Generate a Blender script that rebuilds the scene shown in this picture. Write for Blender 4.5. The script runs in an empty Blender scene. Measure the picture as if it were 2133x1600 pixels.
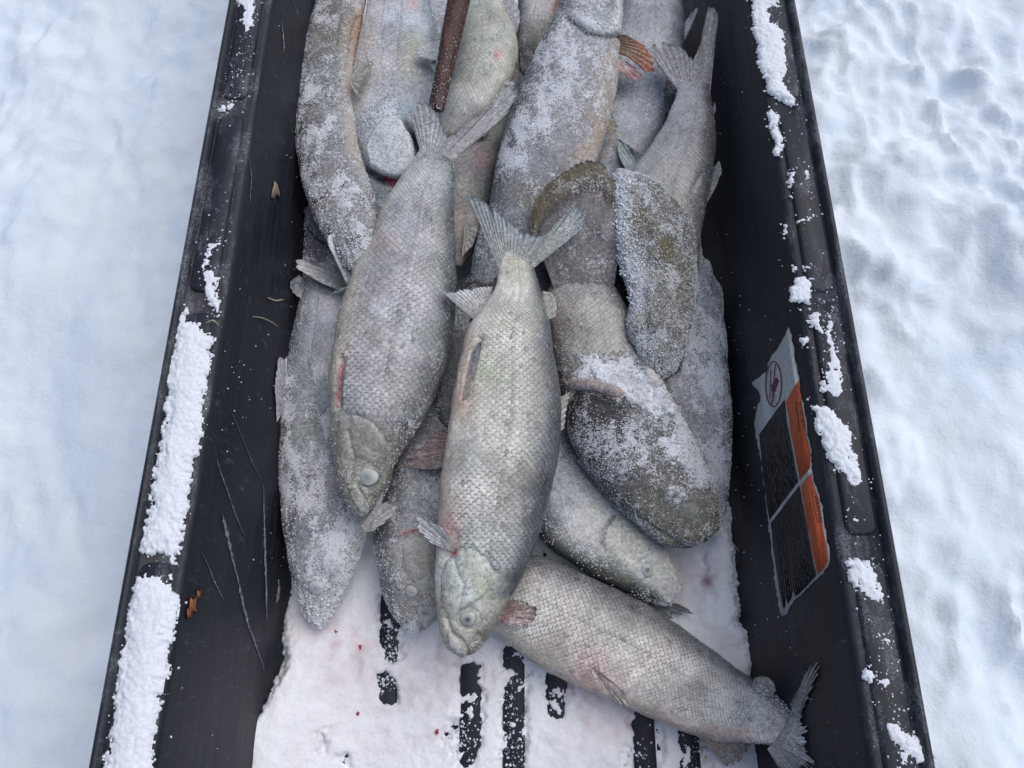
import bpy, math, random
import numpy as np
from mathutils import Vector, Matrix

C = bpy.context.scene
random.seed(7)
RNG = np.random.default_rng(7)

# ------------------------------------------------------------------ camera
CAM = np.array([0.0, 0.0, 0.95])
PITCH = math.radians(68.3)
FWD = np.array([0.0, math.cos(PITCH), -math.sin(PITCH)])
UPV = np.array([0.0, math.sin(PITCH), math.cos(PITCH)])
RGT = np.array([1.0, 0.0, 0.0])
FPX = 1600.0
cd = bpy.data.cameras.new('camera')
cam = bpy.data.objects.new('camera', cd)
C.collection.objects.link(cam)
cam.location = Vector(CAM)
cam.rotation_euler = (math.pi / 2 - PITCH, 0, 0)
cd.sensor_width = 36.0
cd.lens = 36.0 * FPX / 2133.0
cd.clip_start = 0.01
cd.clip_end = 500.0
C.camera = cam

# ------------------------------------------------------------------ light
world = bpy.data.worlds.new("World")
C.world = world
world.use_nodes = True
wn, wl = world.node_tree.nodes, world.node_tree.links
wn.clear()
SUN_EL, SUN_AZ = math.radians(62), math.radians(60)   # azimuth measured from +Y towards +X
sky = wn.new('ShaderNodeTexSky')
sky.sky_type = 'NISHITA'
sky.sun_disc = False
sky.sun_elevation = SUN_EL
sky.sun_rotation = SUN_AZ
sky.dust_density = 3.0
hs = wn.new('ShaderNodeHueSaturation')
hs.inputs['Saturation'].default_value = 1.0
bg = wn.new('ShaderNodeBackground')
bg.inputs['Strength'].default_value = 0.13
wo = wn.new('ShaderNodeOutputWorld')
wl.new(sky.outputs[0], hs.inputs['Color'])
wl.new(hs.outputs[0], bg.inputs['Color'])
wl.new(bg.outputs[0], wo.inputs['Surface'])
sd_ = bpy.data.lights.new('sun', 'SUN')
sd_.energy = 1.5
sd_.angle = math.radians(75)
sd_.color = (1.0, 0.985, 0.96)
sun = bpy.data.objects.new('sun', sd_)
C.collection.objects.link(sun)
sdir = Vector((math.cos(SUN_EL) * math.sin(SUN_AZ), math.cos(SUN_EL) * math.cos(SUN_AZ), math.sin(SUN_EL)))
sun.rotation_euler = sdir.to_track_quat('Z', 'Y').to_euler()
sun.location = sdir * 5
C.view_settings.view_transform = 'Standard'
C.view_settings.look = 'None'
C.view_settings.exposure = -0.10
C.view_settings.gamma = 1.0
C.view_settings.use_curve_mapping = False

# ------------------------------------------------------------------ maths helpers
def P(px, py, z):
    """The point at height z seen at this spot of the photograph."""
    d = FWD + (px - 1066.5) / FPX * RGT + (800.0 - py) / FPX * UPV
    return CAM + (z - CAM[2]) / d[2] * d

def project(p):
    r = np.asarray(p) - CAM
    dep = r @ FWD
    return 1066.5 + FPX * (r @ RGT) / dep, 800.0 - FPX * (r @ UPV) / dep

def smooth(a, b, x):
    t = np.clip((x - a) / (b - a), 0, 1)
    return t * t * (3 - 2 * t)

def _hash(ix, iy, iz, seed):
    n = (ix * 374761393 + iy * 668265263 + iz * 2147483647 + seed * 974634777) & 0xffffffff
    n = ((n ^ (n >> 13)) * 1274126177) & 0xffffffff
    n = ((n ^ (n >> 15)) * 2246822519) & 0xffffffff
    return ((n ^ (n >> 16)) & 0xffff) / 65535.0

def vnoise(p, seed=0):
    """value noise in -1..1 for an (...,3) array"""
    p = np.asarray(p, dtype=float)
    f = np.floor(p)
    i = f.astype(np.int64)
    t = p - f
    t = t * t * (3 - 2 * t)
    out = 0
    for a in (0, 1):
        wa = t[..., 0] if a else 1 - t[..., 0]
        for b in (0, 1):
            wb = t[..., 1] if b else 1 - t[..., 1]
            for c in (0, 1):
                wc = t[..., 2] if c else 1 - t[..., 2]
                out = out + wa * wb * wc * _hash(i[..., 0] + a, i[..., 1] + b, i[..., 2] + c, seed)
    return out * 2 - 1

def fbm(p, oct=4, seed=0, gain=0.5):
    p = np.asarray(p, dtype=float)
    s, a, n = 0, 1.0, 0
    for k in range(oct):
        s = s + a * vnoise(p * (2.03 ** k) + 17.3 * k, seed + k)
        n += a
        a *= gain
    return s / n

def seg_dist(x, y, pts, closed=False):
    pts = [tuple(map(float, q)) for q in pts]
    if closed:
        pts = pts + [pts[0]]
    best = np.full(np.shape(x), 1e9)
    for (ax, ay), (bx, by) in zip(pts[:-1], pts[1:]):
        dx, dy = bx - ax, by - ay
        L = dx * dx + dy * dy + 1e-12
        t = np.clip(((x - ax) * dx + (y - ay) * dy) / L, 0, 1)
        best = np.minimum(best, (x - ax - t * dx) ** 2 + (y - ay - t * dy) ** 2)
    return np.sqrt(best)

def poly_sd(x, y, pts):
    """signed distance, positive inside"""
    ins = np.zeros(np.shape(x), bool)
    n = len(pts)
    for k in range(n):
        ax, ay = pts[k]
        bx, by = pts[(k + 1) % n]
        if ay == by:
            continue
        c = (ay > y) != (by > y)
        xi = ax + (y - ay) * (bx - ax) / (by - ay)
        ins ^= c & (x < xi)
    d = seg_dist(x, y, pts, True)
    return np.where(ins, d, -d)

def hermite(u, V, x):
    """smooth curve through V (n,k) at parameters u, sampled at x"""
    V = np.asarray(V, float)
    if V.ndim == 1:
        V = V[:, None]
    n = len(u)
    d = np.diff(V, axis=0) / np.diff(u)[:, None]
    m = np.zeros_like(V)
    m[0], m[-1] = d[0], d[-1]
    for i in range(1, n - 1):
        h0, h1 = u[i] - u[i - 1], u[i + 1] - u[i]
        m[i] = (d[i - 1] * h1 + d[i] * h0) / (h0 + h1)
    k = np.clip(np.searchsorted(u, x, side='right') - 1, 0, n - 2)
    h = (u[k + 1] - u[k])[:, None]
    t = ((x - u[k])[:, None]) / h
    return ((2 * t ** 3 - 3 * t ** 2 + 1) * V[k] + (t ** 3 - 2 * t ** 2 + t) * h * m[k]
            + (-2 * t ** 3 + 3 * t ** 2) * V[k + 1] + (t ** 3 - t ** 2) * h * m[k + 1])

# ------------------------------------------------------------------ object helpers
def mesh_obj(name, verts, faces, mat, parent=None, col=None, frost=None, smoothf=True, origin=None):
    """faces: list of arrays with shape (n,3) or (n,4). Vertices are in world space;
    they become relative to the origin (the parent's place when there is one)."""
    verts = np.asarray(verts, float).reshape(-1, 3)
    if parent is not None:
        org = np.array(parent.matrix_world.translation) if parent.get('_o') is None else np.array(parent['_o'])
    else:
        org = np.asarray(origin if origin is not None else (0, 0, 0), float)
    me = bpy.data.meshes.new(name)
    if not isinstance(faces, list):
        faces = [faces]
    faces = [np.asarray(f, np.int64) for f in faces if len(f)]
    nv = len(verts)
    loops = np.concatenate([f.ravel() for f in faces]) if faces else np.zeros(0, int)
    tot = np.concatenate([np.full(len(f), f.shape[1]) for f in faces])
    start = np.concatenate([[0], np.cumsum(tot)[:-1]])
    me.vertices.add(nv)
    me.vertices.foreach_set('co', (verts - org).ravel())
    me.loops.add(len(loops))
    me.loops.foreach_set('vertex_index', loops)
    me.polygons.add(len(tot))
    me.polygons.foreach_set('loop_start', start)
    me.polygons.foreach_set('loop_total', tot)
    me.update(calc_edges=True)
    if smoothf:
        me.polygons.foreach_set('use_smooth', np.ones(len(tot), bool))
    if col is not None:
        col = np.broadcast_to(np.asarray(col, float), (nv, 3))
        a = me.color_attributes.new('Col', 'FLOAT_COLOR', 'POINT')
        a.data.foreach_set('color', np.hstack([np.clip(col, 0, 1), np.ones((nv, 1))]).ravel())
    if frost is not None:
        fr = np.broadcast_to(np.asarray(frost, float), (nv,))
        a = me.attributes.new('frost', 'FLOAT', 'POINT')
        a.data.foreach_set('value', np.clip(fr, 0, 1))
    me.materials.append(mat)
    o = bpy.data.objects.new(name, me)
    C.collection.objects.link(o)
    if parent is not None:
        o.parent = parent
        o['_o'] = [float(v) for v in org]
    else:
        o.location = Vector(org)
        o['_o'] = [float(v) for v in org]
    return o

def empty(name, loc, label=None, cat=None, group=None, kind=None):
    o = bpy.data.objects.new(name, None)
    C.collection.objects.link(o)
    o.location = Vector([float(v) for v in loc])
    o['_o'] = [float(v) for v in loc]
    o.empty_display_size = 0.02
    tag(o, label, cat, group, kind)
    return o

def tag(o, label=None, cat=None, group=None, kind=None):
    if label: o['label'] = label
    if cat: o['category'] = cat
    if group: o['group'] = group
    if kind: o['kind'] = kind
    return o

def grid_faces(nu, nv, wrap=False, mask=None):
    i = np.arange(nu - 1)[:, None]
    j = np.arange(nv if wrap else nv - 1)[None, :]
    j2 = (j + 1) % nv
    f = np.stack([i * nv + j + 0 * i, (i + 1) * nv + j, (i + 1) * nv + j2, i * nv + j2 + 0 * i], -1)
    if mask is not None:
        f = f[mask]
    return f.reshape(-1, 4)

def compact(verts, faces, *attrs):
    used = np.unique(np.concatenate([f.ravel() for f in faces]))
    remap = np.full(len(verts), -1)
    remap[used] = np.arange(len(used))
    return (verts[used], [remap[f] for f in faces]) + tuple(None if a is None else a[used] for a in attrs)

# ------------------------------------------------------------------ materials
def new_mat(name):
    m = bpy.data.materials.new(name)
    m.use_nodes = True
    nt = m.node_tree
    b = nt.nodes['Principled BSDF']
    return m, nt, b

def nnode(nt, kind, **kw):
    n = nt.nodes.new(kind)
    for k, v in kw.items():
        if k in n.inputs.keys() if hasattr(n.inputs, 'keys') else False:
            n.inputs[k].default_value = v
        else:
            setattr(n, k, v)
    return n

def noise_node(nt, coord, scale, detail=3, rough=0.6, stretch=None):
    n = nt.nodes.new('ShaderNodeTexNoise')
    n.inputs['Scale'].default_value = scale
    n.inputs['Detail'].default_value = detail
    n.inputs['Roughness'].default_value = rough
    src = coord
    if stretch is not None:
        mp = nt.nodes.new('ShaderNodeMapping')
        mp.inputs['Scale'].default_value = stretch
        nt.links.new(coord, mp.inputs['Vector'])
        src = mp.outputs['Vector']
    nt.links.new(src, n.inputs['Vector'])
    return n.outputs['Fac']

def ramp(nt, fac, stops):
    r = nt.nodes.new('ShaderNodeValToRGB')
    e = r.color_ramp.elements
    e[0].position, e[0].color = stops[0][0], (*stops[0][1], 1)
    e[1].position, e[1].color = stops[-1][0], (*stops[-1][1], 1)
    for p, c in stops[1:-1]:
        x = e.new(p)
        x.color = (*c, 1)
    nt.links.new(fac, r.inputs['Fac'])
    return r.outputs['Color']

def mathn(nt, op, a, b=None, c=None, clamp=False):
    n = nt.nodes.new('ShaderNodeMath')
    n.operation = op
    n.use_clamp = clamp
    for k, v in enumerate((a, b, c)):
        if v is None:
            continue
        if isinstance(v, (int, float)):
            n.inputs[k].default_value = v
        else:
            nt.links.new(v, n.inputs[k])
    return n.outputs[0]

def mixc(nt, fac, a, b, mode='MIX'):
    n = nt.nodes.new('ShaderNodeMix')
    n.data_type = 'RGBA'
    n.blend_type = mode
    for idx, v in ((0, fac), (6, a), (7, b)):
        if isinstance(v, (int, float)):
            n.inputs[idx].default_value = v
        elif isinstance(v, tuple):
            n.inputs[idx].default_value = (*v, 1)
        else:
            nt.links.new(v, n.inputs[idx])
    return n.outputs[2]

def bump(nt, b, height, strength, dist):
    n = nt.nodes.new('ShaderNodeBump')
    n.inputs['Strength'].default_value = strength
    n.inputs['Distance'].default_value = dist
    nt.links.new(height, n.inputs['Height'])
    nt.links.new(n.outputs['Normal'], b.inputs['Normal'])

def coords(nt):
    return nt.nodes.new('ShaderNodeTexCoord').outputs['Object']

def attr(nt, name, out='Color'):
    a = nt.nodes.new('ShaderNodeAttribute')
    a.attribute_name = name
    return a.outputs[out]

def skin_mat(name, rough=0.5, grain=1.0, spec=0.35, bumpd=0.0006, mo=0.32, pore=0.75):
    m, nt, b = new_mat(name)
    co = coords(nt)
    col = attr(nt, 'Col')
    fr = attr(nt, 'frost', 'Fac')
    n1 = noise_node(nt, co, 620, 2.5, 0.65)
    n2 = noise_node(nt, co, 230, 3, 0.6)
    n3 = noise_node(nt, co, 45, 3, 0.55)
    mot = ramp(nt, n2, [(0.32, (1 - mo,) * 3), (0.68, (1 + mo,) * 3)])
    base = mixc(nt, 1.0, col, mot, 'MULTIPLY')
    # frost crystals: where the grain rises above a threshold that falls with the frost attribute
    g = mathn(nt, 'ADD', mathn(nt, 'MULTIPLY', n1, 0.62), mathn(nt, 'MULTIPLY', n2, 0.38))
    g = mathn(nt, 'ADD', g, mathn(nt, 'MULTIPLY', mathn(nt, 'SUBTRACT', n3, 0.5), 0.35))
    th = mathn(nt, 'SUBTRACT', 0.67, mathn(nt, 'MULTIPLY', fr, 0.40))
    sp = mathn(nt, 'MULTIPLY', mathn(nt, 'SUBTRACT', g, th), 9.0 * grain, clamp=True)
    base = mixc(nt, mathn(nt, 'MULTIPLY', sp, 0.78), base, (0.75, 0.775, 0.815))
    # dark pores between the crystals
    dk = ramp(nt, n1, [(0.33, (0.30, 0.31, 0.34)), (0.47, (1.0, 1.0, 1.0))])
    base = mixc(nt, pore, base, dk, 'MULTIPLY')
    nt.links.new(base, b.inputs['Base Color'])
    rr = mathn(nt, 'ADD', rough, mathn(nt, 'MULTIPLY', sp, 0.3), clamp=True)
    nt.links.new(rr, b.inputs['Roughness'])
    b.inputs['Specular IOR Level'].default_value = spec
    hgt = mathn(nt, 'ADD', n1, mathn(nt, 'MULTIPLY', sp, 0.6))
    bump(nt, b, hgt, 0.8, bumpd)
    return m

M_SKIN = skin_mat('fish_skin', 0.42)
M_FROSTSKIN = skin_mat('frosted_skin', 0.6, 1.3, 0.25, 0.0012)
M_SCALE = skin_mat('fish_scale', 0.30, 0.9, 0.6, 0.0003, 0.16, 0.35)

def simple_mat(name, col, rough=0.6, spec=0.4, nscale=300, amt=0.3, bd=0.0003, stretch=None, metal=0):
    m, nt, b = new_mat(name)
    co = coords(nt)
    n = noise_node(nt, co, nscale, 4, 0.6, stretch)
    lo = tuple(c * (1 - amt) for c in col)
    hi = tuple(min(1, c * (1 + amt)) for c in col)
    nt.links.new(ramp(nt, n, [(0.3, lo), (0.7, hi)]), b.inputs['Base Color'])
    b.inputs['Roughness'].default_value = rough
    b.inputs['Specular IOR Level'].default_value = spec
    b.inputs['Metallic'].default_value = metal
    bump(nt, b, n, 0.6, bd)
    return m

def attr_mat(name, rough=0.5, nscale=500, stretch=None, amt=0.25, bd=0.0004, spec=0.4):
    m, nt, b = new_mat(name)
    co = coords(nt)
    n = noise_node(nt, co, nscale, 3, 0.6, stretch)
    k = ramp(nt, n, [(0.3, (1 - amt,) * 3), (0.7, (1 + amt,) * 3)])
    nt.links.new(mixc(nt, 1.0, attr(nt, 'Col'), k, 'MULTIPLY'), b.inputs['Base Color'])
    b.inputs['Roughness'].default_value = rough
    b.inputs['Specular IOR Level'].default_value = spec
    bump(nt, b, n, 0.6, bd)
    return m

M_FIN = skin_mat('fin_membrane', 0.5, 0.8, 0.35, 0.0005)
M_EYE = attr_mat('cloudy_eye', 0.3, 700, None, 0.15, 0.0002, 0.5)

def snow_mat(name, tint=(0.80, 0.84, 0.90), grain=420, bd=0.0015, pink=False):
    m, nt, b = new_mat(name)
    co = coords(nt)
    n1 = noise_node(nt, co, grain, 4, 0.7)
    n2 = noise_node(nt, co, 22, 4, 0.55)
    c = ramp(nt, n1, [(0.25, tuple(t * 0.86 for t in tint)), (0.6, tint)])
    if pink:
        c = mixc(nt, 1.0, c, attr(nt, 'Col'), 'MULTIPLY')
        c = mixc(nt, 1.0, c, (1.1, 1.1, 1.08), 'MULTIPLY')
        n3 = noise_node(nt, co, 13, 3, 0.6)
        pk = mathn(nt, 'MULTIPLY', mathn(nt, 'SUBTRACT', n3, 0.55), 2.0, clamp=True)
        c = mixc(nt, pk, c, (0.84, 0.78, 0.82))
        n4 = noise_node(nt, co, 75, 4, 0.65)
        pg = mathn(nt, 'MULTIPLY', mathn(nt, 'SUBTRACT', n4, 0.58), 4.0, clamp=True)
        c = mixc(nt, mathn(nt, 'MULTIPLY', pg, 0.6), c, (0.6, 0.62, 0.66))
    nt.links.new(c, b.inputs['Base Color'])
    b.inputs['Roughness'].default_value = 0.75
    b.inputs['Specular IOR Level'].default_value = 0.25
    h = mathn(nt, 'ADD', mathn(nt, 'MULTIPLY', n1, 0.5), n2)
    bump(nt, b, h, 0.7, bd)
    return m

M_SNOW = snow_mat('packed_snow')
M_FLOORSNOW = snow_mat('stained_snow', (0.90, 0.92, 0.95), 500, 0.0015, True)
M_FROST = simple_mat('frost_crystals', (0.78, 0.81, 0.85), 0.7, 0.3, 200, 0.08)

def ground_mat():
    m, nt, b = new_mat('snowfield')
    co = coords(nt)
    n1 = noise_node(nt, co, 60, 5, 0.62)
    n2 = noise_node(nt, co, 9, 4, 0.55)
    n3 = noise_node(nt, co, 350, 3, 0.7)
    c = ramp(nt, n2, [(0.3, (0.71, 0.80, 0.895)), (0.7, (0.81, 0.875, 0.94))])
    nt.links.new(c, b.inputs['Base Color'])
    b.inputs['Roughness'].default_value = 0.8
    b.inputs['Specular IOR Level'].default_value = 0.2
    h = mathn(nt, 'ADD', n1, mathn(nt, 'MULTIPLY', n3, 0.28))
    bump(nt, b, h, 0.5, 0.005)
    return m

def plastic_mat():
    m, nt, b = new_mat('black_plastic')
    co = coords(nt)
    n1 = noise_node(nt, co, 30, 5, 0.6, (1, 0.25, 4))
    n2 = noise_node(nt, co, 140, 4, 0.65, (1, 1, 0.25))
    n3 = noise_node(nt, co, 700, 2, 0.6)
    n5 = noise_node(nt, co, 7, 4, 0.55)
    c = ramp(nt, n1, [(0.3, (0.007, 0.009, 0.015)), (0.75, (0.021, 0.026, 0.037))])
    # ice dust: sparse pale grains and faint wiped streaks
    d = mathn(nt, 'MULTIPLY', mathn(nt, 'SUBTRACT', n3, 0.735), 22, clamp=True)
    d = mathn(nt, 'MULTIPLY', d, mathn(nt, 'MULTIPLY', mathn(nt, 'SUBTRACT', n5, 0.42), 4.5, clamp=True))
    c = mixc(nt, mathn(nt, 'MULTIPLY', d, 0.6), c, (0.45, 0.48, 0.53))
    s = mathn(nt, 'MULTIPLY', mathn(nt, 'SUBTRACT', n2, 0.60), 3.5, clamp=True)
    c = mixc(nt, mathn(nt, 'MULTIPLY', s, mathn(nt, 'MULTIPLY', n5, 0.6)), c, (0.3, 0.33, 0.39))
    sx = nt.nodes.new('ShaderNodeSeparateXYZ')
    gz = nt.nodes.new('ShaderNodeNewGeometry')
    nt.links.new(gz.outputs['Position'], sx.inputs[0])
    film = mathn(nt, 'MULTIPLY', mathn(nt, 'SUBTRACT', sx.outputs['Z'], 0.246), 400, clamp=True)
    n6 = noise_node(nt, co, 34, 5, 0.7, (1, 0.35, 1))
    film = mathn(nt, 'MULTIPLY', film, mathn(nt, 'MULTIPLY', mathn(nt, 'SUBTRACT', n6, 0.50), 5.0, clamp=True))
    film = mathn(nt, 'MULTIPLY', film, mathn(nt, 'MULTIPLY', mathn(nt, 'SUBTRACT', noise_node(nt, co, 480, 3, 0.75), 0.40), 4.5, clamp=True))
    c = mixc(nt, mathn(nt, 'MULTIPLY', film, 0.42), c, (0.55, 0.59, 0.65))
    nt.links.new(c, b.inputs['Base Color'])
    r = ramp(nt, n1, [(0.3, (0.42,) * 3), (0.7, (0.62,) * 3)])
    nt.links.new(r, b.inputs['Roughness'])
    b.inputs['Specular IOR Level'].default_value = 0.38
    bump(nt, b, mathn(nt, 'ADD', n1, mathn(nt, 'MULTIPLY', n2, 0.4)), 0.35, 0.0008)
    return m

M_PLASTIC = plastic_mat()

# ------------------------------------------------------------------ ground
def build_ground():
    fine = np.arange(-1.15, 1.1501, 0.0072)
    out = 1.15 + np.cumsum(0.009 * 1.19 ** np.arange(1, 46))
    xs = np.concatenate([-out[::-1], fine, out])
    ys = np.concatenate([-out[::-1], fine, out]) + 0.5
    X, Y = np.meshgrid(xs, ys, indexing='ij')
    p = np.stack([X, Y, 0 * X], -1)
    right = smooth(-0.2, 0.4, X)
    h = 0.035 * fbm(p * 3.1, 3, 3)
    h = h + (0.014 + 0.010 * right) * fbm(p * 7, 4, 11)
    w = p + 0.04 * np.stack([fbm(p * 6, 2, 21), fbm(p * 6, 2, 22), 0 * X], -1)
    r = 1 - np.abs(fbm(w * np.array([9, 6, 1]), 3, 31))
    h = h + (0.016 + 0.024 * right) * (r - 0.75)
    w2 = p + 0.02 * np.stack([fbm(p * 14, 2, 23), fbm(p * 14, 2, 24), 0 * X], -1)
    r2_ = 1 - np.abs(fbm(w2 * np.array([24, 15, 1]), 3, 35))
    patchy = smooth(-0.35, 0.35, fbm(p * 5, 2, 36))
    h = h + (0.006 + 0.009 * right) * (r2_ ** 3 - 0.45) * (0.35 + patchy)
    h = h + (0.0055 + 0.0050 * right) * fbm(p * 34, 4, 41, 0.6) * (0.4 + patchy)
    # old ski and sled tracks running roughly alongside on the left
    for x0, wd, dp in ((-0.62, 0.05, 0.010), (-0.84, 0.035, 0.007)):
        c = x0 + 0.03 * vnoise(np.stack([0 * Y, Y * 1.3, 0 * Y], -1), 5)
        h = h - dp * np.exp(-((X - c) / wd) ** 2)
    # footprint-like dents on the right
    for cx, cy, rx, ry, dp in ((0.62, 0.55, .06, .12, .022), (0.75, 0.12, .05, .12, .02), (0.6, -0.05, .05, .1, .016), (0.9, .9, .08, .12, .02)):
        h = h - dp * np.exp(-(((X - cx) / rx) ** 2 + ((Y - cy) / ry) ** 2) ** 1.5)
    gr = random.Random(12)
    for k in range(70):
        cx = gr.uniform(-1.1, -0.42) if k % 2 else gr.uniform(0.42, 1.1)
        cy = gr.uniform(-0.2, 1.5)
        a = gr.uniform(0, 3.14); rx, ry = gr.uniform(0.012, 0.05), gr.uniform(0.02, 0.09)
        u_ = ((X - cx) * math.cos(a) + (Y - cy) * math.sin(a)) / rx; v_ = (-(X - cx) * math.sin(a) + (Y - cy) * math.cos(a)) / ry
        h = h - gr.choice([0.005, 0.008, -0.006, 0.010]) * np.exp(-(u_ ** 2 + v_ ** 2) ** 1.6)
    base = 0.03 * right - 0.005
    h = h + base
    sled = smooth(0.44, 0.34, np.abs(X)) * smooth(1.62, 1.5, Y) * smooth(-0.62, -0.5, Y)
    h = h * (1 - sled) + sled * (-0.014)
    far = smooth(1.5, 4.0, np.hypot(X, Y - 0.5))
    h = h + far * 0.15 * fbm(p * 0.35, 3, 51)
    p[..., 2] = h
    o = mesh_obj('snow_ground', p, grid_faces(len(xs), len(ys)), ground_mat())
    tag(o, kind='structure')
build_ground()

# ------------------------------------------------------------------ sled
RIM = 0.25
FX = 0.272
WX = 0.2925
def rounded_loop(hx, y0, y1, r, n=8):
    pts = []
    for cx, cy, a0 in ((hx - r, y1 - r, 0), (-hx + r, y1 - r, 90), (-hx + r, y0 + r, 180), (hx - r, y0 + r, 270)):
        for k in range(n + 1):
            a = math.radians(a0 + 90 * k / n)
            pts.append((cx + r * math.cos(a), cy + r * math.sin(a)))
    # subdivide the long sides
    out = []
    for k in range(len(pts)):
        a, b = pts[k], pts[(k + 1) % len(pts)]
        m = 24 if k % (n + 1) == n else 1
        for q in range(m):
            out.append((a[0] + (b[0] - a[0]) * q / m, a[1] + (b[1] - a[1]) * q / m))
    return out

sled = empty('cargo_sled', (0, 0.5, -0.012), 'long black plastic cargo sled holding the pile of frozen fish', 'sled')
Y0, Y1 = -0.42, 1.48
def build_hull():
    prof = []
    for k in range(6):                       # floor fillet
        a = math.radians(-90 + 85 * k / 5)
        prof.append((FX - 0.018 + 0.018 * math.cos(a), 0.018 + 0.018 * math.sin(a)))
    prof += [(FX + (WX - FX) * t, 0.02 + (RIM - 0.029) * t) for t in (0.25, 0.5, 0.75, 1.0)]
    prof += [(WX + 0.001, RIM - 0.004), (WX + 0.0035, RIM - 0.001), (WX + 0.007, RIM)]
    prof += [(0.3335, RIM), (0.3350, RIM + 0.002), (0.3365, RIM + 0.0065), (0.3390, RIM + 0.0085), (0.3415, RIM + 0.0082),
             (0.3436, RIM + 0.0055), (0.3445, RIM - 0.001), (0.3445, RIM - 0.030), (0.3425, RIM - 0.031), (0.3400, RIM - 0.012),
             (0.320, RIM - 0.008), (0.300, RIM - 0.010), (0.292, 0.12), (0.282, 0.01), (0.262, -0.010), (0.1, -0.012)]
    loops = []
    for hx, z in prof:
        d = hx - FX
        loops.append([(x, y, z) for x, y in rounded_loop(hx, Y0 - d, Y1 + d, max(0.03, 0.09 + d))])
    n = len(loops[0])
    V = np.array(loops).reshape(-1, 3)
    F = grid_faces(len(loops), n, wrap=True)[:, ::-1]
    cap = []
    me_v = V.tolist()
    c0 = len(me_v); me_v.append([0, 0.5, 0.0]); c1 = len(me_v); me_v.append([0, 0.5, -0.012])
    b = (len(loops) - 1) * n
    tri = [[c0, k, (k + 1) % n] for k in range(n)] + [[c1, b + (k + 1) % n, b + k] for k in range(n)]
    mesh_obj('hull', me_v, [F, np.array(tri)], M_PLASTIC, sled)
build_hull()

def rbox(name, x0, x1, y0, y1, z0, z1, bev, mat, parent, ny=1):
    """box with chamfered upper edges, open underneath"""
    r = [(0, 0, z0), (0, 0, z1 - bev), (bev, bev, z1)]
    L = []
    for ix, iy, z in r:
        L.append([(x0 + ix, y0 + iy, z), (x1 - ix, y0 + iy, z), (x1 - ix, y1 - iy, z), (x0 + ix, y1 - iy, z)])
    V = np.array(L).reshape(-1, 3)
    F = [[k * 4 + j, k * 4 + (j + 1) % 4, (k + 1) * 4 + (j + 1) % 4, (k + 1) * 4 + j] for k in range(2) for j in range(4)]
    F.append([8, 9, 10, 11])
    return mesh_obj(name, V, np.array(F), mat, parent, smoothf=False)

for k in range(-5, 6):                        # raised runners moulded into the floor
    x = 0.0485 * k + 0.002
    rbox('floor_rib', x - 0.0125, x + 0.0125, Y0 + 0.12, Y1 - 0.12, -0.001, 0.0085, 0.002, M_PLASTIC, sled)

NOTCH = [0.118 + 0.250 * k for k in range(-3, 7)]
for sx in (-1, 1):                            # raised pads on the rim between the notches
    for a, b in zip(NOTCH[:-1], NOTCH[1:]):
        y0, y1 = a + 0.012, b - 0.012
        if y0 < Y0 + 0.06 or y1 > Y1 - 0.04:
            continue
        xa, xb = 0.3035, 0.3325
        n = 9
        outer = []
        rr = 0.010
        for cx, cy, a0 in ((xb - rr, y1 - rr, 0), (xa + rr, y1 - rr, 90), (xa + rr, y0 + rr, 180), (xb - rr, y0 + rr, 270)):
            for q in range(6):
                t = math.radians(a0 + 18 * q)
                outer.append((cx, cy, math.cos(t), math.sin(t)))
        V = []
        for rad, z in ((rr, RIM - 0.001), (rr - 0.0006, RIM + 0.0026), (rr - 0.003, RIM + 0.0042)):
            V += [((cx + rad * c) * sx, cy + rad * s, z) for cx, cy, c, s in outer]
        m = len(outer)
        V.append((sx * (xa + xb) / 2, (y0 + y1) / 2, RIM + 0.0042))
        F = grid_faces(3, m, wrap=True)
        T = np.array([[2 * m + q, 2 * m + (q + 1) % m, 3 * m] for q in range(m)])
        if sx > 0:
            F = F[:, ::-1]
        else:
            T = T[:, ::-1]
        mesh_obj('rim_pad', V, [F, T], M_PLASTIC, sled)

def wall_pt(px, py, side, off=0.0):
    """point on the inner side wall seen at this spot"""
    d = FWD + (px - 1066.5) / FPX * RGT + (800.0 - py) / FPX * UPV
    # wall plane: x = side*(FX + (WX-FX)*(z-0.02)/(RIM-0.029)) - off*side
    k = (WX - FX) / (RIM - 0.029)
    A = side * (FX - 0.02 * k) - side * off
    t = (A + side * k * CAM[2] - CAM[0]) / (d[0] - side * k * d[2])
    return CAM + t * d

def wall_poly(name, pts, side, off, mat, parent, thick=0.0002):
    """flat polygon on the wall with a thin edge (fan from its centroid-free ear clip)"""
    from mathutils.geometry import tessellate_polygon
    top = [wall_pt(x, y, side, off) for x, y in pts]
    bot = [wall_pt(x, y, side, off - thick) for x, y in pts]
    tris = tessellate_polygon([[Vector(p) for p in top]])
    n = len(top)
    F = []
    for t in tris:
        a, b, c = [np.array(top[i]) for i in t]
        nn = np.cross(b - a, c - a)
        t = tuple(t)
        if nn[0] * side > 0:
            t = t[::-1]
        F.append(t)
    Q = [[k, (k + 1) % n, n + (k + 1) % n, n + k] for k in range(n)]
    return mesh_obj(name, top + bot, [np.array(F), np.array(Q)], mat, parent, smoothf=False)

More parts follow.
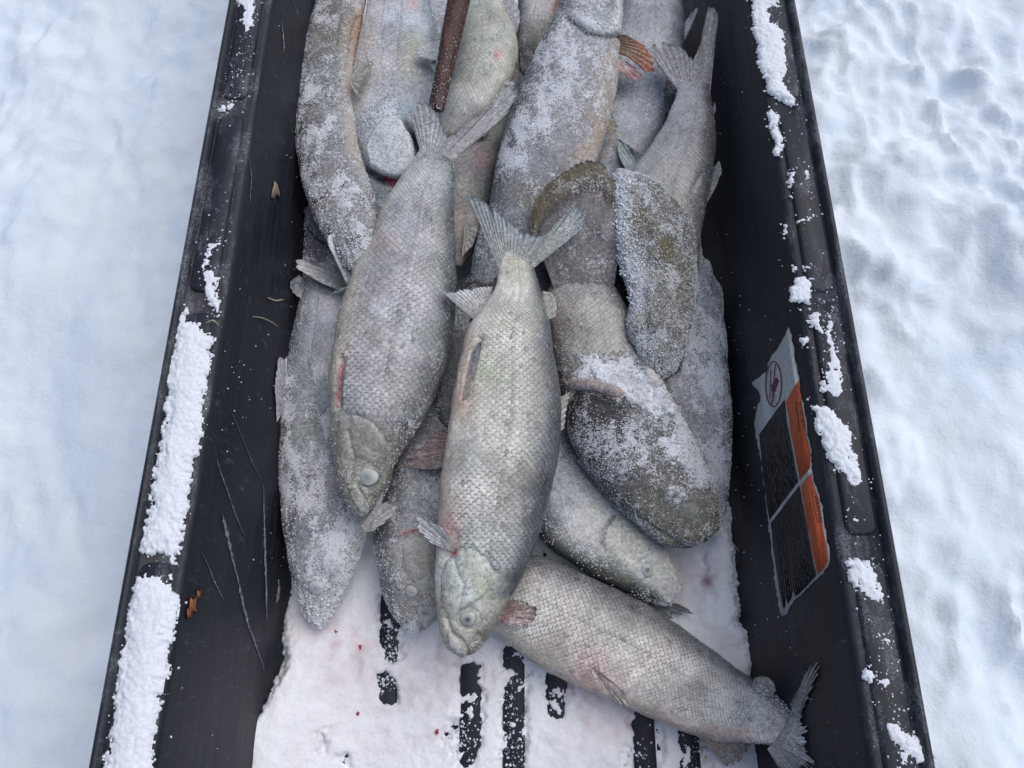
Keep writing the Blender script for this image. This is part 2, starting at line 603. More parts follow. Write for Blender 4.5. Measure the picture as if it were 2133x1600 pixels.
# warning sticker on the right wall ------------------------------------------------
M_PAPER = simple_mat('torn_white_label', (0.52, 0.53, 0.52), 0.6, 0.3, 260, 0.16)
M_LBLACK = simple_mat('label_black', (0.012, 0.012, 0.013), 0.5, 0.4, 400, 0.4)
M_ORANGE = simple_mat('label_orange', (0.62, 0.12, 0.04), 0.5, 0.4, 220, 0.22)
M_LTEXT = simple_mat('label_print_grey', (0.13, 0.135, 0.14), 0.6, 0.3, 900, 0.5)
M_MAROON = simple_mat('label_maroon', (0.16, 0.03, 0.045), 0.5, 0.4, 500, 0.3)
def rough_poly(pts, amp, step=9, seed=1):
    r = random.Random(seed)
    out = []
    for k in range(len(pts)):
        a, b = pts[k], pts[(k + 1) % len(pts)]
        L = math.hypot(b[0] - a[0], b[1] - a[1])
        n = max(1, int(L / step))
        for q in range(n):
            t = q / n
            j = 0 if q == 0 else amp
            out.append((a[0] + (b[0] - a[0]) * t + r.uniform(-j, j), a[1] + (b[1] - a[1]) * t + r.uniform(-j, j)))
    return out
lab_out = [(1643, 681), (1650, 700), (1655, 745), (1661, 770), (1669, 825), (1679, 870), (1681, 905), (1687, 925), (1691, 940), (1690, 975),
           (1694, 1000), (1704, 1025), (1712, 1050), (1716, 1085), (1722, 1120), (1728, 1145), (1728, 1172), (1715, 1195), (1690, 1217),
           (1668, 1240), (1658, 1247), (1645, 1264), (1640, 1278), (1629, 1284), (1624, 1275), (1614, 1210), (1604, 1120), (1594, 1030), (1586, 960),
           (1574, 905), (1571, 885), (1577, 850), (1584, 835), (1580, 815), (1566, 797), (1574, 791), (1596, 775), (1603, 752), (1610, 738), (1628, 712), (1638, 690)]
lab = wall_poly('warning_label', rough_poly(lab_out, 2.0, 7, 3), 1, 0.0006, M_PAPER, sled)
lab['label'] = 'torn warning sticker with orange strip and black text panels'
wall_poly('text_panel', rough_poly([(1634, 832), (1638, 870), (1648, 925), (1663, 1003), (1603, 1083), (1596, 1045), (1588, 975), (1581, 905)], 0.7, 14, 5), 1, 0.0010, M_LBLACK, lab)
wall_poly('text_panel', rough_poly([(1665, 1011), (1678, 1080), (1690, 1150), (1700, 1200), (1664, 1238), (1656, 1243), (1652, 1229), (1649, 1246), (1641, 1259), (1637, 1243), (1636, 1262), (1633, 1270), (1624, 1235), (1613, 1160), (1605, 1090)], 0.7, 12, 6), 1, 0.0010, M_LBLACK, lab)
wall_poly('orange_strip', rough_poly([(1664, 792), (1669, 830), (1677, 880), (1680, 910), (1686, 930), (1689, 945), (1688, 975), (1666, 1000), (1658, 960), (1646, 895), (1637, 838), (1650, 812)], 0.6, 12, 7), 1, 0.0010, M_ORANGE, lab)
wall_poly('orange_strip', rough_poly([(1690, 985), (1696, 1015), (1707, 1045), (1712, 1080), (1717, 1115), (1723, 1140), (1725, 1168), (1712, 1190), (1703, 1197), (1692, 1150), (1680, 1085), (1668, 1012)], 0.6, 12, 8), 1, 0.0010, M_ORANGE, lab)
def wall_strips(name, segs, side, off, mat, parent):
    """many thin strokes joined into one printed part"""
    V, F = [], []
    for (x0, y0, x1, y1, w) in segs:
        dx, dy = x1 - x0, y1 - y0
        L = math.hypot(dx, dy) + 1e-6
        nx, ny = -dy / L * w / 2, dx / L * w / 2
        b = len(V)
        for q in ((x0 + nx, y0 + ny), (x1 + nx, y1 + ny), (x1 - nx, y1 - ny), (x0 - nx, y0 - ny)):
            V.append(wall_pt(q[0], q[1], side, off))
        F.append([b, b + 1, b + 2, b + 3])
    o = mesh_obj(name, V, np.array(F), mat, parent, smoothf=False)
    o['kind'] = 'stuff'
    return o
r = random.Random(4)
segs = []
for col in range(13):                              # rows of tiny worn print running along the sled
    for (ya, yb, xl0, xl1, xr0, xr1) in ((905, 1003, 1583, 1601, 1644, 1662), (1092, 1235, 1608, 1630, 1682, 1697)):
        t = (col + 0.6) / 13.5
        xa, xb = xl0 + (xr0 - xl0) * t, xl1 + (xr1 - xl1) * t
        sh = (1 - t) * 78 if ya < 1000 else (1 - t) * 76 - 72
        y = ya - (t * 74 if ya < 1000 else t * 70) + 4
        yend = yb + (1 - t) * 74 if ya < 1000 else yb + (0.35 - t) * 26
        while y < yend - 6:
            L = r.uniform(3, 12)
            if r.random() < 0.8:
                f0 = (y - ya) / (yb - ya); f1 = (min(y + L, yend) - ya) / (yb - ya)
                segs.append((xa + (xb - xa) * f0, y, xa + (xb - xa) * f1, min(y + L, yend), r.uniform(0.7, 1.5)))
            y += L + r.uniform(1.0, 3.0)
wall_strips('small_print', segs, 1, 0.0013, M_LTEXT, lab)
segs = []
for (xa, ya, xb, yb, n) in ((1667, 838, 1676, 893, 11), (1699, 1032, 1711, 1090, 11), (1657, 836, 1666, 900, 1), (1690, 1020, 1703, 1090, 1)):
    for k in range(n):
        t = (k + 0.5) / n
        x, y = xa + (xb - xa) * t, ya + (yb - ya) * t
        if n == 1:
            segs.append((xa, ya, xb, yb, 1.2))
        else:
            segs.append((x - 3.5, y + r.uniform(-1, 1), x + 3.2, y - 2 + r.uniform(-1, 1), 1.9))
wall_strips('heading_print', segs, 1, 0.0013, M_LBLACK, lab)
segs = []
N = 40
for k in range(N):                                 # the round prohibition symbol
    a0, a1 = 2 * math.pi * k / N, 2 * math.pi * (k + 1) / N
    segs.append((1611 + 16.5 * math.cos(a0) - 0 , 800 + 47 * math.sin(a0), 1611 + 16.5 * math.cos(a1), 800 + 47 * math.sin(a1), 2.2))
segs += [(1615, 758, 1607, 843, 1.6), (1605, 770, 1603, 830, 1.2), (1618, 790, 1610, 815, 8), (1616, 787, 1620, 797, 4), (1610, 812, 1606, 800, 3), (1610, 812, 1613, 830, 1.3), (1607, 835, 1613, 832, 1.3)]
wall_strips('ban_symbol', segs, 1, 0.0013, M_MAROON, lab)

# scratches and scuffs on the walls -------------------------------------------------
M_SCR = simple_mat('scuffed_plastic', (0.15, 0.16, 0.18), 0.7, 0.3, 260, 0.75)
def scratch(pts, side, seed=0):
    r = random.Random(seed)
    q = []
    for a, b in zip(pts[:-1], pts[1:]):
        n = max(2, int(abs(b[1] - a[1]) / 5))
        for k in range(n):
            t = k / n
            q.append(tuple(a[i] + (b[i] - a[i]) * t for i in range(3)))
    pts = q + [pts[-1]]
    L, R_ = [], []
    for k in range(len(pts)):
        x, y, w = pts[k]
        w *= 0.72
        L.append((x - w / 2 * r.uniform(0.3, 1.4), y)); R_.append((x + w / 2 * r.uniform(0.3, 1.4) + 0.2, y))
    V = [wall_pt(x, y, side, 0.0008) for x, y in L] + [wall_pt(x, y, side, 0.0008) for x, y in R_]
    V += [wall_pt(x, y, side, 0.0003) for x, y in L] + [wall_pt(x, y, side, 0.0003) for x, y in R_]
    n = len(pts)
    F = [[k, k + 1, n + k + 1, n + k] for k in range(n - 1)] + [[k, 2 * n + k, 2 * n + k + 1, k + 1] for k in range(n - 1)]
    return mesh_obj('scratch', V, np.array(F), M_SCR, sled, smoothf=False)
scratch([(452, 958, 1.2), (462, 990, 3.4), (476, 1028, 4.0), (490, 1070, 3.2), (501, 1098, 2.2), (510, 1117, 0.8)], -1, 1)
scratch([(464, 1074, 3), (468, 1090, 9), (474, 1115, 11), (480, 1145, 9), (486, 1170, 5), (495, 1205, 4)], -1, 2)
scratch([(495, 1205, 4), (502, 1235, 7), (508, 1265, 7), (517, 1300, 6), (533, 1345, 5), (545, 1378, 3), (551, 1398, 0.8)], -1, 3)
scratch([(420, 1150, 0.8), (434, 1178, 1.6), (444, 1205, 4), (455, 1228, 4), (466, 1250, 1)], -1, 4)
scratch([(484, 862, 0.6), (500, 900, 1.2), (516, 940, 1.4), (530, 975, 1.6), (545, 1000, 0.8)], -1, 5)
scratch([(580, 1207, 4), (581, 1225, 8), (579, 1245, 9), (575, 1257, 3)], -1, 6)
scratch([(549, 1010, 1), (550, 1060, 4), (552, 1140, 6), (555, 1240, 5), (556, 1290, 1)], -1, 7)
scratch([(610, 0, 1.0), (616, 15, 1.4), (620, 25, 3), (619, 29, 2)], -1, 8)
scratch([(586, 45, 1), (590, 70, 5), (592, 100, 3), (590, 108, 1)], -1, 9)
scratch([(520, 330, .8), (524, 370, 1.6), (521, 420, 1.0)], -1, 10)

# loose grains on the rims and walls
def grains(name, pts, size, mat, parent=None, kind='stuff', seed=0):
    r = np.random.default_rng(seed)
    n = len(pts)
    pts = np.asarray(pts)
    oct_ = np.array([[1, 0, 0], [-1, 0, 0], [0, 1, 0], [0, -1, 0], [0, 0, 1], [0, 0, -1]], float)
    ft = np.array([[0, 2, 4], [2, 1, 4], [1, 3, 4], [3, 0, 4], [2, 0, 5], [1, 2, 5], [3, 1, 5], [0, 3, 5]])
    s = size * (0.45 + r.random((n, 1, 1)) ** 2.2 * 1.6)
    jit = 1 + 0.5 * (r.random((n, 6, 3)) - 0.5)
    a = r.random(n) * 6.28
    ca, sa = np.cos(a), np.sin(a)
    Rm = np.stack([np.stack([ca, -sa, 0 * a], -1), np.stack([sa, ca, 0 * a], -1), np.stack([0 * a, 0 * a, 1 + 0 * a], -1)], 1)
    V = np.einsum('nij,nkj->nki', Rm, oct_[None] * jit * s) + pts[:, None, :]
    F = (ft[None] + 6 * np.arange(n)[:, None, None]).reshape(-1, 3)
    o = mesh_obj(name, V.reshape(-1, 3), F, mat, parent, smoothf=False)
    o['kind'] = kind
    return o
# ------------------------------------------------------------------ snow laid on things
def snow_patch(name, polys, z0, th, step=0.002, edge=0.012, rag=0.005, lump=0.35, holes=(), base=None, mat=None, parent=None, cut=0.0012, seed=0, drift=None, grit=0.0009, crumbs=0, stains=()):
    W = [[tuple(P(x, y, z0)[:2]) for x, y in poly] for poly in polys]
    H = [([tuple(P(x, y, z0)[:2]) for x, y in h], dep) for h, dep in holes]
    allp = np.array([q for w in W for q in w])
    x0, y0 = allp.min(0) - 0.01
    x1, y1 = allp.max(0) + 0.01
    xs, ys = np.arange(x0, x1, step), np.arange(y0, y1, step)
    X, Y = np.meshgrid(xs, ys, indexing='ij')
    q = np.stack([X, Y, 0 * X + seed * 3.7], -1)
    sd = np.full(X.shape, -1.0)
    for w in W:
        sd = np.maximum(sd, poly_sd(X, Y, w))
    sd = sd + rag * (0.9 * fbm(q * 70, 3, seed + 1, 0.65) + 0.6 * fbm(q * 230, 2, seed + 2, 0.7) + 0.35 * vnoise(q * 640, seed + 3))
    h = th * (0.55 + 0.45 * smooth(0, 0.014, sd)) * (1 - np.exp(-np.clip(sd, 0, 9) / edge))
    h = h * (1 + lump * fbm(q * 45, 4, seed + 5)) + grit * (fbm(q * 300, 2, seed + 9) + 0.6 * vnoise(q * 620, seed + 10)) * smooth(0, 0.003, sd)
    if drift is not None:
        h = h + drift(X, Y) * smooth(0, 0.02, sd)
    for w, dep in H:
        hd = poly_sd(X, Y, w) + 0.009 * fbm(q * 90, 3, seed + 13, 0.65) + 0.003 * fbm(q * 330, 2, seed + 14, 0.7)
        h = h - dep * np.clip(0.95 + 1.3 * fbm(q * 110, 3, seed + 15, 0.6), 0.2, 1.2) * smooth(-0.005, 0.004, hd)
    keep = (sd > 0) & (h > cut)
    zb = np.full(X.shape, z0 if base is None else 0.0)
    if base is not None:
        zb = base(X, Y)
    Z = zb + np.where(keep, h, -0.0015)
    V = np.stack([X, Y, Z], -1).reshape(-1, 3)
    k = keep
    m = k[:-1, :-1] | k[1:, :-1] | k[:-1, 1:] | k[1:, 1:]
    F = grid_faces(len(xs), len(ys), mask=m)
    Cc = None
    if stains:
        Cc = np.ones(X.shape + (3,)) * np.array([0.90, 0.92, 0.95])
        for sx_, sy_, rr_, rgb_, st_ in stains:
            c_ = P(sx_, sy_, z0)
            R_ = rr_ * 0.88 / FPX
            dd = np.hypot(X - c_[0], Y - c_[1]) / R_ * (1 + 0.5 * fbm(q * 55, 4, seed + 31, 0.6))
            m_ = (np.exp(-dd ** 2) * st_ * np.clip(0.75 + 0.9 * fbm(q * 120, 3, seed + 33), 0, 1.3))[..., None]
            Cc = Cc * (1 - m_) + np.array(rgb_) * m_
        Cc = Cc.reshape(-1, 3)
    V, (F,), Cc = compact(V, [F], Cc)
    o = mesh_obj(name, V, F, mat or M_SNOW, parent, Cc, origin=None if parent else V.mean(0) * np.array([1, 1, 0]) + np.array([0, 0, z0]))
    if crumbs:
        r = np.random.default_rng(seed)
        i, j = np.where((sd < 0.002) & (sd > -0.010))
        p = np.exp(np.minimum(sd[i, j], 0) / 0.0026)
        k = r.random(len(i)) < p * crumbs
        pp = np.stack([xs[i[k]] + r.uniform(-step, step, k.sum()) / 2, ys[j[k]] + r.uniform(-step, step, k.sum()) / 2, zb[i[k], j[k]] + 0.0006 + 0 * xs[i[k]]], -1)
        if len(pp): grains('loose_grains', pp, 0.0009, M_SNOW, o, seed=seed)
    return o

def ledge_z(X, Y):
    return np.full(X.shape, RIM + 0.003)

rim_snow = [
    # label, polygons, thickness
    ('long thick bar of crusted snow on the left rim, above the notch', [[(384, 640), (392, 628), (392, 665), (415, 672), (441, 705), (436, 760), (430, 800), (418, 880), (412, 945), (398, 965), (395, 1010), (382, 1085), (378, 1130), (362, 1170), (352, 1205), (350, 1160), (322, 1150), (300, 1150), (290, 1140), (303, 1110), (308, 1040), (322, 960), (335, 880), (345, 800), (352, 740), (362, 700), (372, 668)]], 0.009, 0.0045),
    ('thick snow bar on the left rim at the bottom edge, below the notch', [[(318, 1192), (345, 1196), (372, 1240), (366, 1300), (352, 1350), (350, 1400), (335, 1450), (330, 1520), (320, 1560), (318, 1640), (205, 1640), (214, 1590), (222, 1520), (240, 1440), (252, 1360), (258, 1300), (272, 1225), (290, 1198)]], 0.010, 0.0045),
    ('crumbly snow streak halfway up the left rim', [[(430, 505), (462, 494), (468, 510), (450, 530), (444, 548), (456, 570), (458, 585), (446, 605), (458, 625), (466, 655), (462, 672), (450, 668), (438, 640), (428, 628), (420, 600), (415, 560), (420, 530)]], 0.005, 0.004),
    ('small powdery snow spots on the left rim', [[(436, 425), (450, 400), (466, 410), (462, 425), (446, 432)], [(455, 440), (464, 445), (460, 452)], [(460, 462), (468, 462), (462, 472)]], 0.003, 0.004),
    ('small crumbs of snow beside the upper left rim notch', [[(452, 228), (470, 215), (492, 203), (494, 212), (478, 228), (458, 234)], [(444, 255), (456, 246), (458, 250)]], 0.003, 0.004),
    ('snow patch at the top of the left rim', [[(490, -30), (545, -30), (538, 20), (530, 60), (520, 72), (508, 70), (500, 50), (494, 45), (498, 20), (488, 5)]], 0.005, 0.004),
    ('wide ragged snow patch at the top of the right rim', [[(1558, -30), (1622, -30), (1624, 18), (1600, 22), (1608, 45), (1632, 62), (1638, 100), (1643, 150), (1632, 168), (1640, 190), (1660, 205), (1656, 218), (1636, 216), (1614, 205), (1600, 190), (1594, 160), (1582, 140), (1576, 90), (1566, 60), (1568, 20)]], 0.006, 0.005),
    ('narrow beaded snow trail on the right rim', [[(1600, 228), (1612, 226), (1624, 245), (1620, 262), (1632, 290), (1626, 325), (1614, 322), (1610, 290), (1604, 262)]], 0.004, 0.005),
    ('loose snow crumbs on the right rim above the middle', [[(1638, 375), (1650, 335), (1660, 360), (1658, 385), (1640, 395)], [(1672, 360), (1684, 345), (1688, 385), (1678, 380)], [(1640, 405), (1654, 408), (1650, 413)], [(1626, 465), (1640, 470), (1642, 486), (1630, 484)], [(1658, 460), (1672, 445), (1680, 450), (1698, 440), (1698, 470), (1690, 482), (1680, 468), (1664, 468)], [(1684, 395), (1694, 410), (1692, 430), (1686, 420)]], 0.0035, 0.005),
    ('compact snow clump beside the middle notch of the right rim', [[(1640, 605), (1660, 582), (1676, 575), (1694, 580), (1694, 618), (1688, 632), (1664, 630), (1646, 622)], [(1645, 552), (1665, 550), (1690, 556), (1684, 562), (1650, 562)], [(1658, 640), (1672, 636), (1676, 642), (1660, 648)]], 0.005, 0.005),
    ('long snow streak on the right rim beside the warning sticker', [[(1676, 670), (1690, 655), (1706, 648), (1708, 665), (1716, 690), (1728, 655), (1738, 650), (1736, 690), (1742, 720), (1756, 760), (1758, 800), (1760, 820), (1740, 835), (1716, 810), (1712, 780), (1720, 740), (1712, 700), (1692, 680)], [(1668, 706), (1682, 706), (1676, 722)]], 0.005, 0.005),
    ('fan of powder snow on the right rim at sticker height', [[(1696, 848), (1712, 838), (1740, 850), (1756, 870), (1768, 892), (1778, 920), (1780, 950), (1796, 985), (1802, 1006), (1790, 1014), (1766, 1002), (1748, 985), (1732, 965), (1718, 945), (1712, 915), (1700, 885)]], 0.005, 0.006),
    ('rounded snow tuft on the right rim below the sticker', [[(1762, 1162), (1782, 1156), (1796, 1164), (1818, 1162), (1812, 1180), (1832, 1200), (1836, 1218), (1848, 1250), (1836, 1262), (1816, 1256), (1790, 1235), (1768, 1212), (1764, 1196)], [(1768, 1072), (1778, 1070), (1792, 1082), (1786, 1092), (1776, 1086)]], 0.005, 0.005),
    ('scattered snow specks on the right rim near the lower corner', [[(1830, 1322), (1848, 1318), (1850, 1335), (1838, 1340)], [(1802, 1410), (1818, 1392), (1824, 1412), (1812, 1420)], [(1822, 1415), (1838, 1404), (1852, 1400), (1864, 1420), (1854, 1440), (1846, 1450), (1830, 1440)], [(1818, 1365), (1842, 1352), (1846, 1368), (1826, 1376)]], 0.0035, 0.006),
    ('bottommost snow patch on the right rim', [[(1842, 1510), (1862, 1505), (1884, 1520), (1908, 1528), (1914, 1548), (1926, 1560), (1930, 1585), (1912, 1590), (1896, 1578), (1888, 1596), (1872, 1590), (1872, 1565), (1856, 1548), (1846, 1530)]], 0.006, 0.006),
]
for k, (lb, polys, th, rg) in enumerate(rim_snow):
    o = snow_patch('snow_patch', polys, RIM + 0.003, th * (0.60 if 'left' in lb else 0.75), step=0.0011, edge=0.006 if 'left' in lb else 0.003, rag=rg * (1.25 if 'left' in lb else 0.95), lump=0.42, base=ledge_z, seed=20 + k, cut=0.0006, crumbs=0.045, grit=0.0007)
    tag(o, lb, 'snow', 'patches of snow on the sled rim', 'stuff' if len(polys) > 1 else None)

pts = []
for k in range(7500):
    sx = RNG.choice([-1, 1])
    y = RNG.uniform(-0.14, 0.84)
    x = RNG.normal(0.318, 0.010)
    if not 0.297 < x < 0.333: continue
    dens = 0.5 + 0.5 * float(vnoise(np.array([sx * 3.0, y * 9, 0.5]), 77))
    if RNG.random() > dens ** 3.6: continue
    pts.append((sx * x, y, RIM + 0.0044))
grains('rim_snow_grains', pts, 0.0007, M_SNOW, sled, seed=5)
pts = []
for k in range(1500):
    side = -1 if RNG.random() < 0.62 else 1
    y = RNG.uniform(-0.12, 0.95)
    t = RNG.random()
    dens = 0.5 + 0.5 * float(vnoise(np.array([side * 5.0, y * 7, t * 3]), 78))
    if RNG.random() > dens ** 3: continue
    pts.append((side * (FX + (WX - FX) * t - 0.0006), y, 0.02 + t * (RIM - 0.03)))
grains('wall_snow_specks', pts, 0.0006, M_SNOW, sled, seed=6)

# snow packed over the sled floor ---------------------------------------------------
fl = [[(600, 1150), (594, 1230), (584, 1290), (577, 1330), (583, 1370), (575, 1400), (558, 1430), (545, 1455), (528, 1485), (514, 1525), (509, 1570), (505, 1680),
       (1640, 1680), (1612, 1570), (1590, 1480), (1580, 1400), (1572, 1300), (1552, 1296), (1545, 1200), (1530, 1060), (1505, 900), (1490, 700), (1480, 400), (1470, 100), (1440, -40),
       (640, -40), (620, 400), (612, 900)]]
holes = [
    ([(795, 1245), (830, 1235), (833, 1290), (840, 1365), (818, 1378), (800, 1360), (792, 1330)], 0.0072),
    ([(782, 1400), (830, 1408), (828, 1425), (822, 1460), (800, 1462), (788, 1438)], 0.0072),
    ([(952, 1392), (1002, 1388), (1006, 1440), (1004, 1500), (998, 1560), (985, 1600), (960, 1585), (948, 1560), (925, 1540), (920, 1515), (945, 1500), (955, 1470)], 0.0072),
    ([(1046, 1345), (1098, 1360), (1100, 1420), (1098, 1500), (1100, 1660), (1040, 1660), (1040, 1560), (1044, 1480), (1044, 1420)], 0.0072),
    ([(1130, 1400), (1190, 1400), (1188, 1450), (1180, 1500), (1160, 1502), (1142, 1470)], 0.0072),
    ([(1306, 1470), (1360, 1490), (1385, 1540), (1370, 1660), (1300, 1660), (1298, 1590), (1305, 1560), (1320, 1530), (1308, 1500)], 0.0072),
    ([(1412, 1500), (1465, 1520), (1470, 1560), (1490, 1600), (1500, 1660), (1415, 1660), (1424, 1590), (1420, 1550)], 0.0072),
    ([(1454, 1150), (1466, 1150), (1470, 1200), (1476, 1245), (1462, 1235), (1456, 1195)], 0.0072),
    ([(1612, 1575), (1700, 1560), (1720, 1680), (1560, 1680)], 0.03),
    ([(670, 1560), (678, 1528), (690, 1522), (688, 1540), (678, 1566)], 0.012),
    ([(700, 1585), (722, 1578), (732, 1600), (715, 1596)], 0.010),
    ([(1105, 1130), (1130, 1150), (1125, 1165), (1100, 1160)], 0.0072),
]
def drift(X, Y):
    # the snow banks up along the foot of the left wall near the tail end of the sled
    d = 0.036 * smooth(-0.15, -0.275, X) * smooth(0.13, -0.06, Y)
    d = d + 0.014 * smooth(0.20, 0.27, X) * smooth(0.35, 0.15, Y) * smooth(-0.03, 0.03, Y)
    return d
o = snow_patch('floor_snow', fl, 0.006, 0.0105, step=0.0018, edge=0.010, rag=0.005, lump=0.42, holes=holes, base=lambda X, Y: 0 * X + 0.0012, mat=M_FLOORSNOW, drift=drift, seed=61, cut=0.0015, grit=0.0006, crumbs=0.05, stains=[(720, 1350, 110, (0.80, 0.62, 0.68), 0.47), (760, 1380, 30, (0.5, 0.42, 0.44), 0.45), (690, 1420, 24, (0.6, 0.55, 0.58), 0.45), (870, 1460, 30, (0.66, 0.66, 0.66), 0.45), (650, 1300, 60, (0.82, 0.66, 0.70), 0.29), (900, 1400, 90, (0.70, 0.56, 0.58), 0.47), (950, 1360, 50, (0.50, 0.38, 0.38), 0.60), (760, 1500, 120, (0.85, 0.72, 0.77), 0.29), (700, 1345, 14, (0.62, 0.25, 0.3), 0.42), (755, 1350, 16, (0.6, 0.3, 0.33), 0.34), (820, 1420, 60, (0.72, 0.74, 0.74), 0.29), (1440, 1180, 70, (0.60, 0.50, 0.56), 0.47), (1468, 1215, 18, (0.22, 0.08, 0.12), 0.60), (1400, 1240, 60, (0.66, 0.60, 0.62), 0.29), (1500, 1340, 30, (0.66, 0.52, 0.52), 0.34), (1440, 1330, 50, (0.74, 0.70, 0.72), 0.29), (1250, 1480, 60, (0.68, 0.48, 0.50), 0.47), (1330, 1500, 50, (0.70, 0.50, 0.52), 0.42), (1480, 1560, 60, (0.74, 0.55, 0.52), 0.47), (1220, 1440, 40, (0.6, 0.42, 0.45), 0.42), (1030, 1400, 40, (0.72, 0.62, 0.62), 0.42), (670, 1530, 40, (0.66, 0.68, 0.72), 0.29), (910, 1525, 12, (0.7, 0.35, 0.38), 0.42)])
tag(o, 'pink-tinged trampled snow layer covering the sled floor between the bare ribs', 'snow')
pts = []
for (cx, cy, sx, sy, n) in ((1070, 1560, 18, 45, 160), (1068, 1450, 16, 30, 60), (965, 1540, 24, 30, 130), (812, 1345, 14, 30, 110), (805, 1415, 16, 12, 70), (1450, 1570, 20, 25, 70), (1335, 1580, 20, 20, 40), (1160, 1470, 14, 22, 30)):
    for k in range(n):
        p = P(RNG.normal(cx, sx), RNG.normal(cy, sy), 0.0088)
        pts.append(p)
grains('loose_snow_grains', pts, 0.0011, M_SNOW, sled, seed=8)

# ------------------------------------------------------------------ fish
SILVER = dict(belly=(0.50, 0.48, 0.45), flank=(0.33, 0.335, 0.34), back=(0.15, 0.165, 0.17), head=(0.33, 0.33, 0.30))
PALE = dict(belly=(0.64, 0.63, 0.62), flank=(0.52, 0.53, 0.56), back=(0.26, 0.28, 0.31), head=(0.48, 0.50, 0.51))
BLUISH = dict(belly=(0.50, 0.51, 0.54), flank=(0.35, 0.365, 0.40), back=(0.17, 0.185, 0.21), head=(0.37, 0.39, 0.41))
BROWN = dict(belly=(0.27, 0.25, 0.225), flank=(0.15, 0.145, 0.135), back=(0.07, 0.066, 0.06), head=(0.10, 0.10, 0.095))
DARK = dict(belly=(0.16, 0.155, 0.15), flank=(0.09, 0.09, 0.09), back=(0.04, 0.042, 0.045), head=(0.07, 0.072, 0.07))

